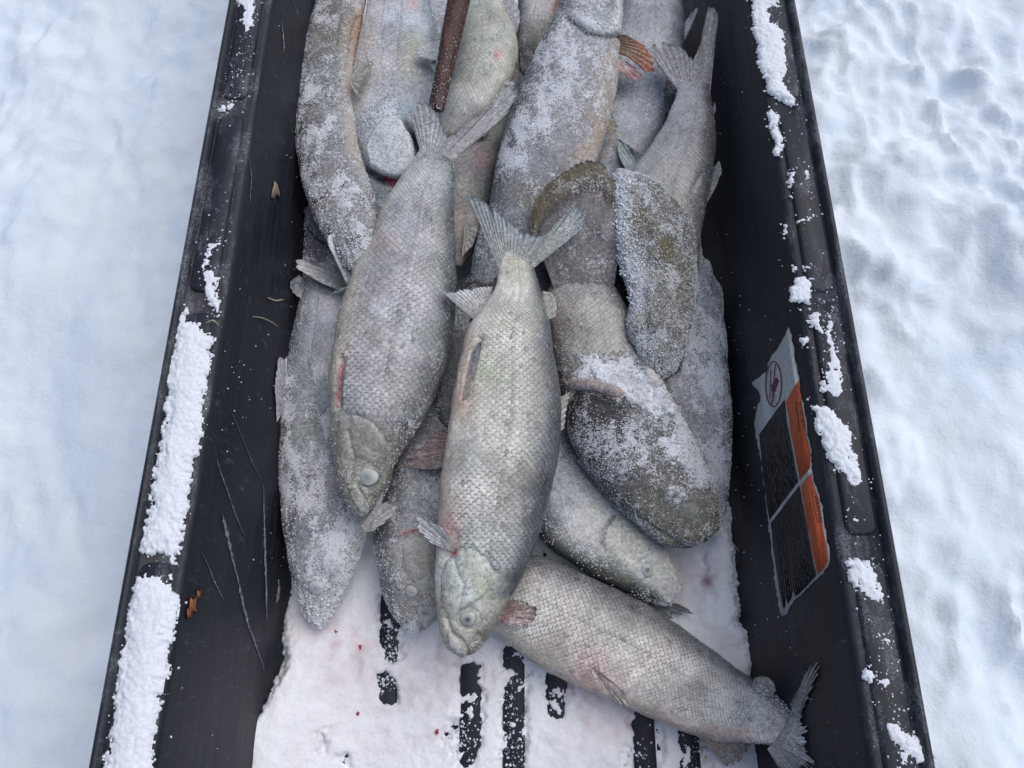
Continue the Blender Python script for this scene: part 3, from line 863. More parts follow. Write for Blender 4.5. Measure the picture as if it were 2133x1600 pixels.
class Fish:
    def __init__(s, name, label, st, pal, roll=0.0, frost=0.3, head=0.0, ns=300, nt=88, ops=(), blobs=(), mat=None,
                 group='frozen fish piled in the sled', bodylump=0.0020, seed=0, expn=2.45, cat='fish', tr=0.62, nose_round=0.5):
        s.seed = seed
        zz = lambda z, k: z[k] if isinstance(z, tuple) else z
        A = np.array([P(a[0], a[1], zz(z, 0)) for a, b, z, *_ in st])
        B = np.array([P(b[0], b[1], zz(z, 1)) for a, b, z, *_ in st])
        TR = np.array([x[3] if len(x) > 3 else tr for x in st])
        Cn, S = (A + B) / 2, (B - A) / 2
        u = np.concatenate([[0], np.cumsum(np.linalg.norm(np.diff(Cn, axis=0), axis=1))])
        L = u[-1]
        t = np.linspace(0, 1, ns)
        t = 0.15 * (1 - np.cos(np.pi * t)) / 2 + 0.85 * t      # slightly denser at the ends
        x = t * L
        c = hermite(u, Cn, x); S = hermite(u, S, x); trr = np.clip(hermite(u, TR, x)[:, 0], 0.2, 1.4)
        T = np.gradient(c, x, axis=0)
        T /= np.linalg.norm(T, axis=1)[:, None]
        U = np.cross(T, S); U[U[:, 2] < 0] *= -1
        U /= np.linalg.norm(U, axis=1)[:, None]
        hw = np.linalg.norm(S, axis=1)
        cl = max(0.004, hw[0] * nose_round + 0.003)
        cap = np.sqrt(np.clip(1 - (1 - np.clip(x / cl, 0, 1)) ** 2, 0, 1)) * 0.99 + 0.01
        cap2 = np.sqrt(np.clip(1 - (1 - np.clip((L - x) / 0.005, 0, 1)) ** 2, 0, 1)) * 0.97 + 0.03
        S = S * (cap * cap2)[:, None]
        s.hw, s.x, s.L = hw, x, L
        ntop = int(nt * 0.70)
        th = np.concatenate([np.linspace(-0.12, np.pi + 0.12, ntop, endpoint=False), np.linspace(np.pi + 0.12, 2 * np.pi - 0.12, nt - ntop, endpoint=False)])
        ct, sn = np.cos(th), np.sin(th)
        w = np.sign(ct) * np.abs(ct) ** (2 / expn)
        hh = np.sign(sn) * np.abs(sn) ** (2 / expn)
        G = c[:, None] + S[:, None] * w[None, :, None] + U[:, None] * (np.linalg.norm(S, axis=1) * trr)[:, None, None] * hh[None, :, None]
        s.top = (sn > -0.15)
        s.th, s.ns, s.nt = th, ns, nt
        def normals(G):
            dx = np.gradient(G, axis=0)
            dy = np.roll(G, -1, 1) - np.roll(G, 1, 1)
            n = np.cross(dx, dy)
            n /= (np.linalg.norm(n, axis=-1)[..., None] + 1e-12)
            ctr = G.mean(1, keepdims=True)
            if ((G - ctr) * n).sum() < 0: n = -n
            return n
        N = normals(G)
        taper = (cap * cap2)[:, None]
        disp = bodylump * fbm(G * 22 + seed * 9.1, 3, seed) * taper + 0.5 * bodylump * fbm(G * 75 + seed * 5.1, 3, seed + 3) * taper
        px, py = project(G)
        topm = (np.broadcast_to(N[..., 2], px.shape) > -0.2) & s.top[None, :]
        for op in ops:
            if op[0] == 'groove':
                d = seg_dist(px, py, op[1])
                disp = disp - 1.9 * op[3] * np.exp(-(d / op[2]) ** 2) * topm
            elif op[0] == 'ridge':
                d = seg_dist(px, py, op[1])
                disp = disp + 1.5 * op[3] * np.exp(-(d / op[2]) ** 2) * topm
            elif op[0] == 'plate':
                sdv = poly_sd(px, py, op[1])
                disp = disp + 1.4 * op[2] * smooth(0, op[3], sdv) * topm
            elif op[0] == 'rough':
                sdv = poly_sd(px, py, op[1])
                disp = disp + op[2] * smooth(0, 15, sdv) * (0.4 + fbm(G * op[3], 4, seed + 8, 0.6)) * topm
        G = G + N * disp[..., None]
        N = normals(G)
        s.G, s.N, s.px, s.py = G, N, *project(G)
        # colours
        v = np.cos(th + roll)[None, :] + 0.18 * fbm(G * 30, 3, seed + 20)
        be, flk, bk, hd = [np.array(pal[k]) for k in ('belly', 'flank', 'back', 'head')]
        k1 = smooth(-0.95, -0.35, v)[..., None]; k2 = smooth(0.15, 0.95, v)[..., None]
        col = be * (1 - k1) + flk * k1
        col = col * (1 - k2) + bk * k2 * 0.85
        if head > 0:
            hs_ = smooth(head * 1.08, head * 0.92, x + 0 * x)[:, None, None]
            hc = hd * (1.15 - 0.42 * k2)
            col = col * (1 - hs_) + hc * hs_
        n1 = fbm(G * 26, 4, seed + 31)[..., None]; n2 = fbm(G * 60, 3, seed + 37)[..., None]
        col = col * (1 + 0.38 * n1 + 0.3 * n2)
        tint = fbm(G * 14, 3, seed + 41)[..., None]
        col = col * (1 + tint * np.array([0.08, -0.01, -0.06]))
        tint = fbm(G * 17, 3, seed + 47)[..., None]
        col = col * (1 + np.clip(tint, 0, 1) * np.array([-0.06, 0.03, 0.03]))
        fr = frost * np.clip(1.0 + 0.9 * fbm(G * 24, 4, seed + 51) + 0.9 * fbm(G * np.array([110, 45, 80]), 3, seed + 55), 0.15, 2.0) + 0 * px
        for bl in blobs:
            kind = bl[0]
            if kind == 'c':
                _, cx, cy, rad, rgb, stn = bl
                d = np.hypot(s.px - cx, s.py - cy) / rad
            elif kind == 'l':
                _, pts, rad, rgb, stn = bl
                d = seg_dist(s.px, s.py, pts) / rad
            elif kind == 'p':
                _, pts, rad, rgb, stn = bl
                d = np.clip(-poly_sd(s.px, s.py, pts) / rad, 0, 9)
            m = np.exp(-(d * (1 + 0.35 * fbm(G * 60, 3, seed + 61))) ** 2) * stn * topm
            if isinstance(rgb, (int, float)):
                fr = fr + rgb * (0.62 if rgb > 0 else 1) * m
            else:
                col = col * (1 - m[..., None]) + np.array(rgb) * m[..., None]
        col = col ** 1.25 * 1.25 * np.array([1.005, 1.0, 0.985])
        s.col, s.fr = np.clip(col, 0.01, 0.85), np.clip(fr, 0, 1)
        base = G[..., 2].min()
        mid = G[ns // 2].mean(0)
        s.root = empty(name, (mid[0], mid[1], base), label, cat, group)
        s.mat = mat or M_SKIN
        F = grid_faces(ns, nt, wrap=True)
        V = np.vstack([G.reshape(-1, 3), G[0].mean(0)[None], G[-1].mean(0)[None]])
        T = np.array([[ns * nt, (j + 1) % nt, j] for j in range(nt)] + [[ns * nt + 1, (ns - 1) * nt + j, (ns - 1) * nt + (j + 1) % nt] for j in range(nt)])
        # outward winding
        a, b, c_ = V[F[0][0]], V[F[0][1]], V[F[0][2]]
        k = (ns // 2) * nt + int(np.argmax(sn))
        f = F[(ns // 2) * nt + int(np.argmax(sn))]
        nn = np.cross(V[f[1]] - V[f[0]], V[f[2]] - V[f[0]])
        if nn[2] < 0:
            F = F[:, ::-1]; T = T[:, ::-1]
        cc = np.vstack([s.col.reshape(-1, 3), s.col[0].mean(0)[None], s.col[-1].mean(0)[None]])
        ff = np.concatenate([s.fr.ravel(), [s.fr[0].mean(), s.fr[-1].mean()]])
        s.body = mesh_obj('body', V, [F, T], s.mat, s.root, cc, ff)

    def sample(s, A, fi, fj):
        i = np.clip(np.floor(fi).astype(int), 0, s.ns - 2); j = np.floor(fj).astype(int)
        a = (np.clip(fi, 0, s.ns - 1) - i); b = fj - j
        j0, j1 = j % s.nt, (j + 1) % s.nt
        if A.ndim == 3: a, b = a[..., None], b[..., None]
        return (A[i, j0] * (1 - a) * (1 - b) + A[i + 1, j0] * a * (1 - b) + A[i, j1] * (1 - a) * b + A[i + 1, j1] * a * b)

    def at(s, x, y):
        """grid position of the visible surface point seen at a spot"""
        d = (s.px - x) ** 2 + (s.py - y) ** 2 + np.where(s.N[..., 2] > 0, 0, 1e6)
        i, j = np.unravel_index(np.argmin(d), d.shape)
        return i, j, s.G[i, j], s.N[i, j]

    def scales(s, rows=22, s0=0.2, s1=0.97, mask_out=(), contrast=1.0, cell0=0.0075, k=0.30, belly=0.3, lift=1.0, name='scales', asp=1.0):
        # row positions evenly spaced round the visible half at the thickest place
        im = int(np.argmax(s.hw))
        ring = s.G[im]
        nt_top = int(s.nt * 0.70)
        arc = np.concatenate([[0], np.cumsum(np.linalg.norm(np.diff(ring[:nt_top], axis=0), axis=1))])
        ru = (np.arange(rows) + 0.5) / rows
        rp = (ru - 0.18 * np.sin(2 * np.pi * ru) / (2 * np.pi)) * arc[-1]
        rw = 1 - 0.18 * np.cos(2 * np.pi * ru)
        fj = np.interp(rp, arc, np.arange(nt_top))
        sx = s.x / s.L
        cell = cell0 * np.maximum(s.hw / s.hw[im], 0.28) ** 0.8
        n = np.concatenate([[0], np.cumsum(np.diff(s.x) / ((cell[1:] + cell[:-1]) / 2))])
        n0, n1 = np.interp(s0, sx, n), np.interp(s1, sx, n)
        cols = np.arange(math.ceil(n0), math.floor(n1))
        II, JJ, RW, RI = [], [], [], []
        for r_ in range(rows):
            nn = cols + 0.5 * (r_ % 2)
            II.append(np.interp(nn, n, np.arange(s.ns))); JJ.append(np.full(len(nn), fj[r_])); RW.append(np.full(len(nn), rw[r_])); RI.append(np.full(len(nn), r_))
        fi, fj, RW, RI = np.concatenate(II), np.concatenate(JJ), np.concatenate(RW), np.concatenate(RI)
        r = np.random.default_rng(s.seed + 5)
        fi = fi + r.normal(0, 0.065, len(fi)); fj = fj + r.normal(0, 0.03, len(fj))
        Pt = s.sample(s.G, fi, fj); N = s.sample(s.N, fi, fj)
        px, py = project(Pt)
        keep = (N[:, 2] > -0.25) & (px > -20) & (px < 2150) & (py > -60) & (py < 1660) & (r.random(len(fi)) > 0.012)
        for m in mask_out:
            keep &= poly_sd(px, py, m) < 0
        fi, fj, Pt, N, RW, RI = fi[keep], fj[keep], Pt[keep], N[keep], RW[keep], RI[keep]
        e = 0.8
        T = s.sample(s.G, fi + e, fj) - s.sample(s.G, fi - e, fj)
        T /= np.linalg.norm(T, axis=1)[:, None] + 1e-9
        N /= np.linalg.norm(N, axis=1)[:, None] + 1e-9
        W = np.cross(N, T)
        ce = np.interp(fi, np.arange(s.ns), cell)               # spacing along the fish
        # spacing across: neighbour rows
        dj = RW * arc[-1] / rows * np.interp(fi, np.arange(s.ns), s.hw) / s.hw[im]
        col, fr = s.sample(s.col, fi, fj), s.sample(s.fr[..., None], fi, fj)[:, 0]
        # free edge towards the tail (+T)
        ang = np.radians([90, 55, 20, -20, -55, -90, -140, 140])
        ax = np.cos(ang); ay = np.sin(ang)
        al = np.where(ax > 0, ax * 0.72, ax * 0.9)
        n8 = len(ang)
        outer = np.stack([al, ay * 0.98], -1)
        inner = np.stack([al * 0.62 - 0.02, ay * 0.66], -1)
        P2 = np.concatenate([[[0.05, 0.0]], inner, outer])       # local (along, across)
        hgt = np.concatenate([[0.085], 0.075 + 0.045 * inner[:, 0], 0.035 + 0.075 * outer[:, 0]])
        hgt = hgt - 0.06 * (np.concatenate([[[0, 0]], inner, outer])[:, 1] ** 2) * 1.0
        sc = 1 + r.normal(0, 0.05, len(fi))
        along = P2[None, :, 0] * (ce * 0.95 * sc)[:, None]
        across = P2[None, :, 1] * (dj * 1.02 * sc)[:, None]
        bel = smooth(-0.93, -0.45, np.cos(s.sample(np.broadcast_to(s.th[None, :, None], (s.ns, s.nt, 1)), fi, fj)[:, 0]))
        lf = (belly + (1 - belly) * bel) * lift
        up = hgt[None] * (ce * lf)[:, None] + (r.normal(0, 0.00006, len(fi)))[:, None]
        V = Pt[:, None] + T[:, None] * along[..., None] + W[:, None] * across[..., None] + N[:, None] * up[..., None]
        shade = np.concatenate([[1.0], np.full(n8, 0.93), np.full(n8, 0.0)])
        cst = contrast * np.clip(1.0 - 0.5 * fr, 0.2, 1)
        cst = cst * np.clip(0.95 + 0.9 * fbm(Pt * 26, 3, s.seed + 71), 0.3, 1.25)
        cst = cst * (belly + (1 - belly) * bel)
        br = (1 + r.normal(0, 0.065, len(fi)) * (0.3 + 0.7 * bel)) * np.where(np.abs(RI - (rows // 2 - 2)) < 1, 0.80, 1.0)
        br = br * np.where(r.random(len(fi)) < 0.012, 0.65, 1)
        f_in = 1 + 0.42 * cst; f_out = 1 - 0.80 * cst
        fac = (f_out[:, None] * (1 - shade) + f_in[:, None] * shade) * br[:, None]
        Cc = col[:, None] * fac[..., None]
        m = len(fi); nv = 1 + 2 * n8
        tri = np.array([[0, 1 + q, 1 + (q + 1) % n8] for q in range(n8)])
        quad = np.array([[1 + q, 1 + n8 + q, 1 + n8 + (q + 1) % n8, 1 + (q + 1) % n8] for q in range(n8)])
        off = nv * np.arange(m)[:, None, None]
        Tf = (tri[None] + off).reshape(-1, 3); Qf = (quad[None] + off).reshape(-1, 4)
        Vf = V.reshape(-1, 3)
        f = Tf[0]
        if np.cross(Vf[f[1]] - Vf[f[0]], Vf[f[2]] - Vf[f[0]]) @ N[0] < 0:
            Tf, Qf = Tf[:, ::-1], Qf[:, ::-1]
        o = mesh_obj(name, Vf, [Tf, Qf], M_SCALE, s.root, Cc.reshape(-1, 3), np.repeat(fr * 0.55, nv))
        o['kind'] = 'stuff'
        return o

    def patch(s, name, poly, h=0.0015, soft=6.0, col=None, frost=None, noise=0.0, nscale=60, mat=None, res=2.0, label=None, colmul=1.0, under=0.0008, parent=None, kind=None, rim=None, lump=0.0):
        ins = poly_sd(s.px, s.py, poly) > -14
        ins &= s.N[..., 2] > -0.3
        ii, jj = np.where(ins)
        if len(ii) < 4: return None
        jj = np.where(jj > s.nt * 0.85, jj - s.nt, jj)
        i0, i1, j0, j1 = ii.min(), ii.max(), jj.min(), jj.max()
        ni, nj = int((i1 - i0) * res) + 2, int((j1 - j0) * res) + 2
        fi, fj = np.meshgrid(np.linspace(i0, i1, ni), np.linspace(j0, j1, nj), indexing='ij')
        Pt, N = s.sample(s.G, fi, fj), s.sample(s.N, fi, fj)
        x, y = project(Pt)
        sdv = poly_sd(x, y, poly)
        if noise: sdv = sdv + noise * fbm(Pt * nscale * 2, 4, s.seed + 91, 0.6)
        k = smooth(0, soft, sdv)
        off = h * np.sqrt(k) - under * (1 - smooth(-3, 0.5, sdv))
        if lump: off = off + k * lump * (0.3 + fbm(Pt * nscale, 4, s.seed + 93, 0.6))
        V = Pt + N * off[..., None]
        keep = (sdv > -4.5) & (N[..., 2] > -0.3)
        m = keep[:-1, :-1] & keep[1:, :-1] & keep[:-1, 1:] & keep[1:, 1:]
        if m.sum() < 2: return None
        c = s.sample(s.col, fi, fj) * colmul if col is None else np.broadcast_to(np.array(col), Pt.shape) * (1 + 0.22 * fbm(Pt * 50, 4, s.seed + 95)[..., None])
        if rim is not None:
            rk = np.exp(-(sdv / rim[1]) ** 2)[..., None] * rim[2]
            c = c * (1 - rk) + np.array(rim[0]) * rk
        f_ = s.sample(s.fr[..., None], fi, fj)[..., 0] if frost is None else frost * (1 + 0.8 * fbm(Pt * 40, 3, s.seed + 96))
        F = grid_faces(ni, nj, mask=m)
        Vf = V.reshape(-1, 3)
        q = F[len(F) // 2]
        nn = np.cross(Vf[q[1]] - Vf[q[0]], Vf[q[2]] - Vf[q[0]])
        if nn[2] < 0: F = F[:, ::-1]
        Vf, (F,), c, f_ = compact(Vf, [F], np.ascontiguousarray(c).reshape(-1, 3), np.ascontiguousarray(f_ + 0 * x).ravel())
        o = mesh_obj(name, Vf, F, mat or s.mat, parent or s.root, c, f_)
        if label: o['label'] = label
        if kind: o['kind'] = kind
        return o

    def eye(s, x, y, rpx, cols=((0.09, 0.10, 0.10), (0.42, 0.44, 0.42), (0.62, 0.64, 0.62), (0.34, 0.34, 0.31)), bulge=0.35):
        i, j, c, n = s.at(x, y)
        dep = (c - CAM) @ FWD
        R = rpx * dep / FPX
        n = n / np.linalg.norm(n)
        a = np.cross(n, [0, 1, 0]); a /= np.linalg.norm(a); b = np.cross(n, a)
        def dome(name, prof, cl, parent):
            m = 24
            V, Cc = [], []
            for (rr, hh), cc in zip(prof, cl):
                for q in range(m):
                    t = 2 * math.pi * q / m
                    wv = 1 + 0.07 * math.sin(2 * t + s.seed) + 0.05 * math.sin(3 * t + 2 * s.seed)
                    V.append(c + R * (rr * wv * (math.cos(t) * a + math.sin(t) * b) + hh * n))
                    Cc.append(cc)
            V.append(c + R * prof[-1][1] * n); Cc.append(cl[-1])
            k = len(prof)
            F = grid_faces(k, m, wrap=True)
            T = np.array([[(k - 1) * m + q, (k - 1) * m + (q + 1) % m, k * m] for q in range(m)])
            V = np.array(V)
            f = T[0]
            if np.cross(V[f[1]] - V[f[0]], V[f[2]] - V[f[0]]) @ n < 0: T = T[:, ::-1]
            f = F[0]
            if np.cross(V[f[1]] - V[f[0]], V[f[2]] - V[f[0]]) @ n < 0: F = F[:, ::-1]
            return mesh_obj(name, V, [F, T], M_EYE, parent, np.array(Cc))
        p, ir, ring, sock = [np.array(q) for q in cols]
        e = dome('eye', [(1.15, -0.25), (1.04, 0.0), (0.94, 0.10), (0.82, 0.20), (0.68, 0.28), (0.54, 0.34), (0.36, 0.39), (0.15, 0.41)],
                 [sock, sock * 0.7, ring * 0.9, ring, (ring + ir) / 2, ir, ir * 0.9, ir * 0.8], s.root)
        dome('pupil', [(0.34, 0.34), (0.30, 0.405), (0.2, 0.43), (0.1, 0.44)], [p * 1.5, p * 1.1, p, p * 1.2], e)
        return e

    def fin(s, name, root, tip, nr=14, rag=0.12, col=(0.36, 0.37, 0.38), tipcol=None, label=None, curve=0.0, amp=0.0006, seed=0, notch=0.0, frost=0.32, thick=0.0006, split=(), rc=0.3, crease=None):
        return make_fin(name, root, tip, s.root, nr, rag, col, tipcol, label, curve, amp, seed + s.seed * 7, notch, thick, split, rc, frost, crease)

    def crystals(s, n, size=0.0007, poly=None, seed=0, thr=0.0, name='frost', out=0.0):
        r = np.random.default_rng(s.seed * 31 + seed)
        m = int(n * 3)
        fi = r.random(m) * (s.ns - 1); fj = r.random(m) * s.nt * 0.70
        f_ = s.sample(s.fr[..., None], fi, fj)[:, 0]
        Pt = s.sample(s.G, fi, fj); N = s.sample(s.N, fi, fj)
        x, y = project(Pt)
        k = (r.random(m) < f_ * 1.3 + thr) & (N[:, 2] > -0.25)
        if poly is not None: k &= poly_sd(x, y, poly) > r.normal(0, 5, m)
        k &= (x > -10) & (x < 2143) & (y > -20) & (y < 1620)
        idx = np.where(k)[0][:n]
        pts = Pt[idx] + N[idx] * (size * 0.3 + out * r.random((len(idx), 1)))
        if len(idx) < 3: return None
        return grains(name, pts, size, M_FROST, s.root, seed=seed + s.seed)

def off_wall(Pt, gap):
    """points that would sit inside a side wall come to rest against it"""
    k = (WX - FX) / (RIM - 0.029)
    for side in (-1, 1):
        lim = FX - gap + k * (Pt[..., 2] - 0.02)
        bad = side * Pt[..., 0] > lim
        if bad.any():
            d = Pt[bad] - CAM
            t = (FX - gap - 0.02 * k + k * CAM[2]) / (side * d[:, 0] - k * d[:, 2])
            Pt = Pt.copy()
            Pt[bad] = CAM + d * t[:, None]
    return Pt

def make_fin(name, root, tip, parent, nr=14, rag=0.12, col=(0.36, 0.37, 0.38), tipcol=None, label=None, curve=0.0, amp=0.0006, seed=0, notch=0.0, thick=0.0006, split=(), rc=0.3, frost=0.32, crease=None):
    """root and tip: lists of (x, y, z). A ribbed, frayed sheet between the two lines."""
    r = np.random.default_rng(seed + 101)
    R3 = np.array([P(*q) for q in root]); T3 = np.array([P(*q) for q in tip])
    def rs(A, n):
        u = np.concatenate([[0], np.cumsum(np.linalg.norm(np.diff(A, axis=0), axis=1))]) + np.arange(len(A)) * 1e-6
        x = np.linspace(0, u[-1], n)
        return hermite(u, A, x) if len(A) > 2 else np.stack([np.interp(x, u, A[:, k]) for k in range(3)], -1)
    sub = 4
    nc = nr * sub + 1
    Rr, Tt = rs(R3, nc), rs(T3, nc)
    nrow = 26 if crease else 14
    ph = np.arange(nc) / sub
    ray = 0.5 + 0.5 * np.cos(2 * np.pi * ph)                 # 1 on a ray
    idx = np.arange(nc) // sub
    jl = r.random(nr + 2)
    jag = rag * (jl[idx] * 0.8 + 0.9 * (1 - ray) * r.random(nr + 2)[idx]) + rag * 0.3 * r.random(nc)
    for sp in split:                                         # deep tears between rays
        jag = np.maximum(jag, sp[1] * np.exp(-((np.arange(nc) / (nc - 1) - sp[0]) / 0.012) ** 2))
    v = np.linspace(0, 1, nrow)
    len_ = (1 - jag)[None, :] * np.ones((nrow, 1))
    t = v[:, None] * len_
    Pt = Rr[None] * (1 - t[..., None]) + Tt[None] * t[..., None]
    D = Tt - Rr
    span = np.linalg.norm(D, axis=1).mean()
    Wd = (Rr[-1] - Rr[0]) + (Tt[-1] - Tt[0]); Wd = Wd / (np.linalg.norm(Wd) + 1e-9)
    n = np.cross(D.mean(0), Wd); n /= np.linalg.norm(n) + 1e-9
    if n[2] < 0: n = -n
    z = amp * (ray[None, :] - 0.5) * (0.35 + t) * 2.0 + amp * 1.6 * fbm(Pt * 70, 3, seed) * t + curve * span * np.sin(np.pi * t * 0.9)
    if crease:
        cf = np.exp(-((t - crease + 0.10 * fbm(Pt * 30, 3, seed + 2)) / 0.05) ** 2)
        z = z - 0.004 * cf + 0.0030 * fbm(Pt * 45, 3, seed + 6) * smooth(0, 0.3, t)
    top = Pt + n * z[..., None]
    bot = Pt + n * (z - thick)[..., None]
    c = np.array(col); tc = np.array(tipcol if tipcol is not None else [q * 1.05 for q in col])
    k = smooth(0.25, 1.0, t)[..., None] if not crease else smooth(crease - 0.04, crease + 0.08, t + 0.10 * fbm(Pt * 30, 3, seed + 2))[..., None]
    Cc = c * (1 - k) + tc * k
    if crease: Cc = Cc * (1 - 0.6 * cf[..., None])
    Cc = Cc * (1.06 - 0.5 * rc + rc * ray[None, :, None]) * (1 + 0.28 * fbm(Pt * 60, 3, seed + 4)[..., None])
    rr = (0.90 + 0.2 * r.random(nr + 2))[idx]
    Cc = Cc * rr[None, :, None]
    top, bot = off_wall(top, 0.0022), off_wall(bot, 0.0016)
    nv = nrow * nc
    V = np.vstack([top.reshape(-1, 3), bot.reshape(-1, 3)])
    F = grid_faces(nrow, nc)
    f = F[0]
    if np.cross(V[f[1]] - V[f[0]], V[f[2]] - V[f[0]]) @ n < 0: F = F[:, ::-1]
    F2 = F[:, ::-1] + nv
    ring = list(range(nc)) + [k_ * nc + nc - 1 for k_ in range(1, nrow)] + [(nrow - 1) * nc + j for j in range(nc - 2, -1, -1)] + [k_ * nc for k_ in range(nrow - 2, 0, -1)]
    ring = np.array(ring)
    E = np.stack([ring, np.roll(ring, -1), np.roll(ring, -1) + nv, ring + nv], -1)
    fr = frost * (1 + 0.9 * fbm(Pt * 45, 3, seed + 9))
    o = mesh_obj(name, V, [F, F2, E], M_FIN, parent, np.vstack([Cc.reshape(-1, 3)] * 2), np.concatenate([fr.ravel()] * 2))
    if label: o['label'] = label
    return o

RED = (0.42, 0.055, 0.05)
PINK = (0.52, 0.30, 0.29)
BLUEWHITE = (0.56, 0.61, 0.65)
exec_fish = True

# ---- A: the scaly whitefish on top in the middle --------------------------------
headA = [(912, 1200), (925, 1165), (955, 1148), (985, 1145), (1010, 1160), (1030, 1185), (1028, 1215), (1032, 1250), (1040, 1290), (1000, 1350), (965, 1390), (900, 1390), (890, 1200)]
A = Fish('whitefish', 'cream-bellied whitefish lying uppermost in the middle with forked tail spread up', [
    ((940, 1366), (978, 1368), 0.098, .62), ((922, 1335), (1008, 1340), 0.100, .58), ((912, 1290), (1040, 1285), 0.104, .55), ((908, 1225), (1078, 1220), 0.110, .52),
    ((909, 1150), (1108, 1155), 0.120, .52), ((913, 1070), (1130, 1085), 0.128, .52), ((920, 980), (1150, 1000), 0.136, .54), ((934, 890), (1167, 905), 0.142, .55),
    ((946, 810), (1166, 815), 0.146, .55), ((958, 750), (1155, 745), 0.150, .55), ((980, 680), (1146, 680), 0.156, .55), ((1010, 640), (1136, 640), 0.162, .55),
    ((1033, 600), (1124, 600), 0.168, .5), ((1040, 565), (1112, 565), 0.172, .42), ((1040, 535), (1112, 535), 0.175, .3), ((1032, 505), (1120, 510), 0.177, .16)],
    dict(belly=(0.72, 0.66, 0.60), flank=(0.50, 0.49, 0.46), back=(0.15, 0.16, 0.175), head=(0.44, 0.43, 0.39)), roll=-0.10, frost=0.15, head=0.062, ns=380, nt=104, seed=1,
    ops=[('groove', [(925, 1168), (955, 1146), (985, 1143), (1015, 1162), (1034, 1195)], 4, 0.0012),
         ('plate', [(926, 1175), (955, 1153), (985, 1150), (1010, 1166), (1024, 1195), (1005, 1250), (975, 1275), (940, 1290), (915, 1240)], 0.0022, 22),
         ('groove', [(930, 1290), (940, 1320), (960, 1340)], 5, 0.0016), ('ridge', [(960, 1255), (985, 1250), (1000, 1275)], 9, 0.0012),
         ('groove', [(948, 1170), (966, 1215), (958, 1265), (944, 1290)], 5, 0.0009), ('groove', [(958, 1272), (978, 1264), (998, 1276), (1002, 1296), (985, 1312), (962, 1306)], 4, 0.0008), ('groove', [(1010, 1200), (1022, 1250), (1010, 1290)], 5, 0.0006), ('groove', [(996, 1322), (1000, 1326)], 4, 0.0016), ('groove', [(944, 1322), (962, 1334), (978, 1362)], 4, 0.0013),
         ('groove', [(1003, 706), (988, 730), (975, 770), (965, 830)], 6, 0.002)],
    blobs=[('c', 925, 1105, 28, RED, 0.38), ('c', 945, 1140, 14, RED, 0.6), ('c', 948, 1152, 7, (0.35, 0.02, 0.02), 0.9), ('c', 935, 1085, 30, PINK, 0.4),
           ('l', [(970, 700), (955, 780), (948, 850)], 26, (0.60, 0.50, 0.42), 0.7), ('c', 1040, 690, 50, (0.50, 0.45, 0.38), 0.5), ('c', 1010, 780, 34, (0.36, 0.43, 0.24), 0.4),
           ('c', 1060, 820, 60, (0.44, 0.43, 0.36), 0.45), ('l', [(925, 950), (920, 1050)], 28, (0.58, 0.52, 0.45), 0.7), ('c', 985, 1190, 36, (0.50, 0.50, 0.43), 0.6),
           ('c', 1010, 1225, 22, (0.40, 0.46, 0.27), 0.45), ('l', [(925, 1230), (930, 1300), (945, 1345)], 12, (0.50, 0.48, 0.40), 0.6), ('c', 1130, 640, 25, (0.28, 0.32, 0.27), 0.4),
           ('l', [(1080, 520), (1080, 570)], 30, (0.30, 0.33, 0.24), 0.5), ('c', 955, 830, 18, (0.45, 0.22, 0.18), 0.25), ('l', [(1150, 850), (1140, 1000), (1100, 1120)], 30, 0.32, 0.8)])
A.scales(rows=46, cell0=0.0070, s0=0.2, s1=0.955, mask_out=[headA, [(905, 1090), (950, 1100), (965, 1160), (900, 1170)], [(965, 830), (950, 790), (985, 700), (1003, 700), (996, 760), (985, 830)]], contrast=0.95, belly=0.05)
A.patch('gill_cover', [(918, 1200), (930, 1168), (956, 1148), (986, 1146), (1010, 1160), (1030, 1190), (1022, 1225), (1004, 1246), (980, 1258), (962, 1275), (940, 1292), (920, 1262)], 0.0022, 9, colmul=1.12, rim=((0.52, 0.53, 0.47), 5, 0.6), frost=0.25)
A.patch('jaw', [(930, 1318), (942, 1312), (956, 1325), (966, 1345), (974, 1362), (962, 1372), (948, 1362), (934, 1345)], 0.0024, 7, col=(0.48, 0.48, 0.44), frost=0.3)
A.patch('snout', [(975, 1345), (1000, 1330), (1012, 1342), (985, 1368), (972, 1368)], 0.0012, 6, colmul=0.95, frost=0.5)
A.eye(976, 1288, 16, cols=((0.10, 0.11, 0.11), (0.36, 0.38, 0.37), (0.50, 0.52, 0.48), (0.30, 0.30, 0.27)))
A.fin('tail_fin', [(1040, 560, .1765), (1074, 566, .179), (1110, 560, .1765)], [(974, 404, .183), (990, 406, .187), (1012, 418, .189), (1050, 448, .188), (1092, 482, .186), (1130, 488, .188), (1170, 452, .192), (1208, 426, .196), (1228, 436, .194), (1222, 470, .188)], nr=26, rag=0.05, amp=0.0005,
      col=(0.33, 0.34, 0.31), tipcol=(0.30, 0.33, 0.34), label='forked tail fin with pale green-grey rays', split=((0.17, 0.55), (0.30, 0.4), (0.80, 0.62), (0.9, 0.3)), seed=3)
A.fin('anal_fin', [(1022, 622, .160), (1010, 650, .158), (990, 668, .154)], [(1026, 596, .166), (1000, 596, .168), (965, 600, .170), (935, 606, .171), (912, 600, .174)], nr=13, rag=0.10, col=(0.50, 0.49, 0.47), tipcol=(0.52, 0.53, 0.54), seed=5, split=((0.45, 0.25),))
A.fin('pelvic_fin', [(952, 838, .1635), (972, 845, .168)], [(956, 768, .164), (982, 730, .170), (1004, 702, .180), (1001, 740, .180)], nr=7, rag=0.10, col=(0.36, 0.31, 0.27), tipcol=(0.27, 0.28, 0.28), seed=6)
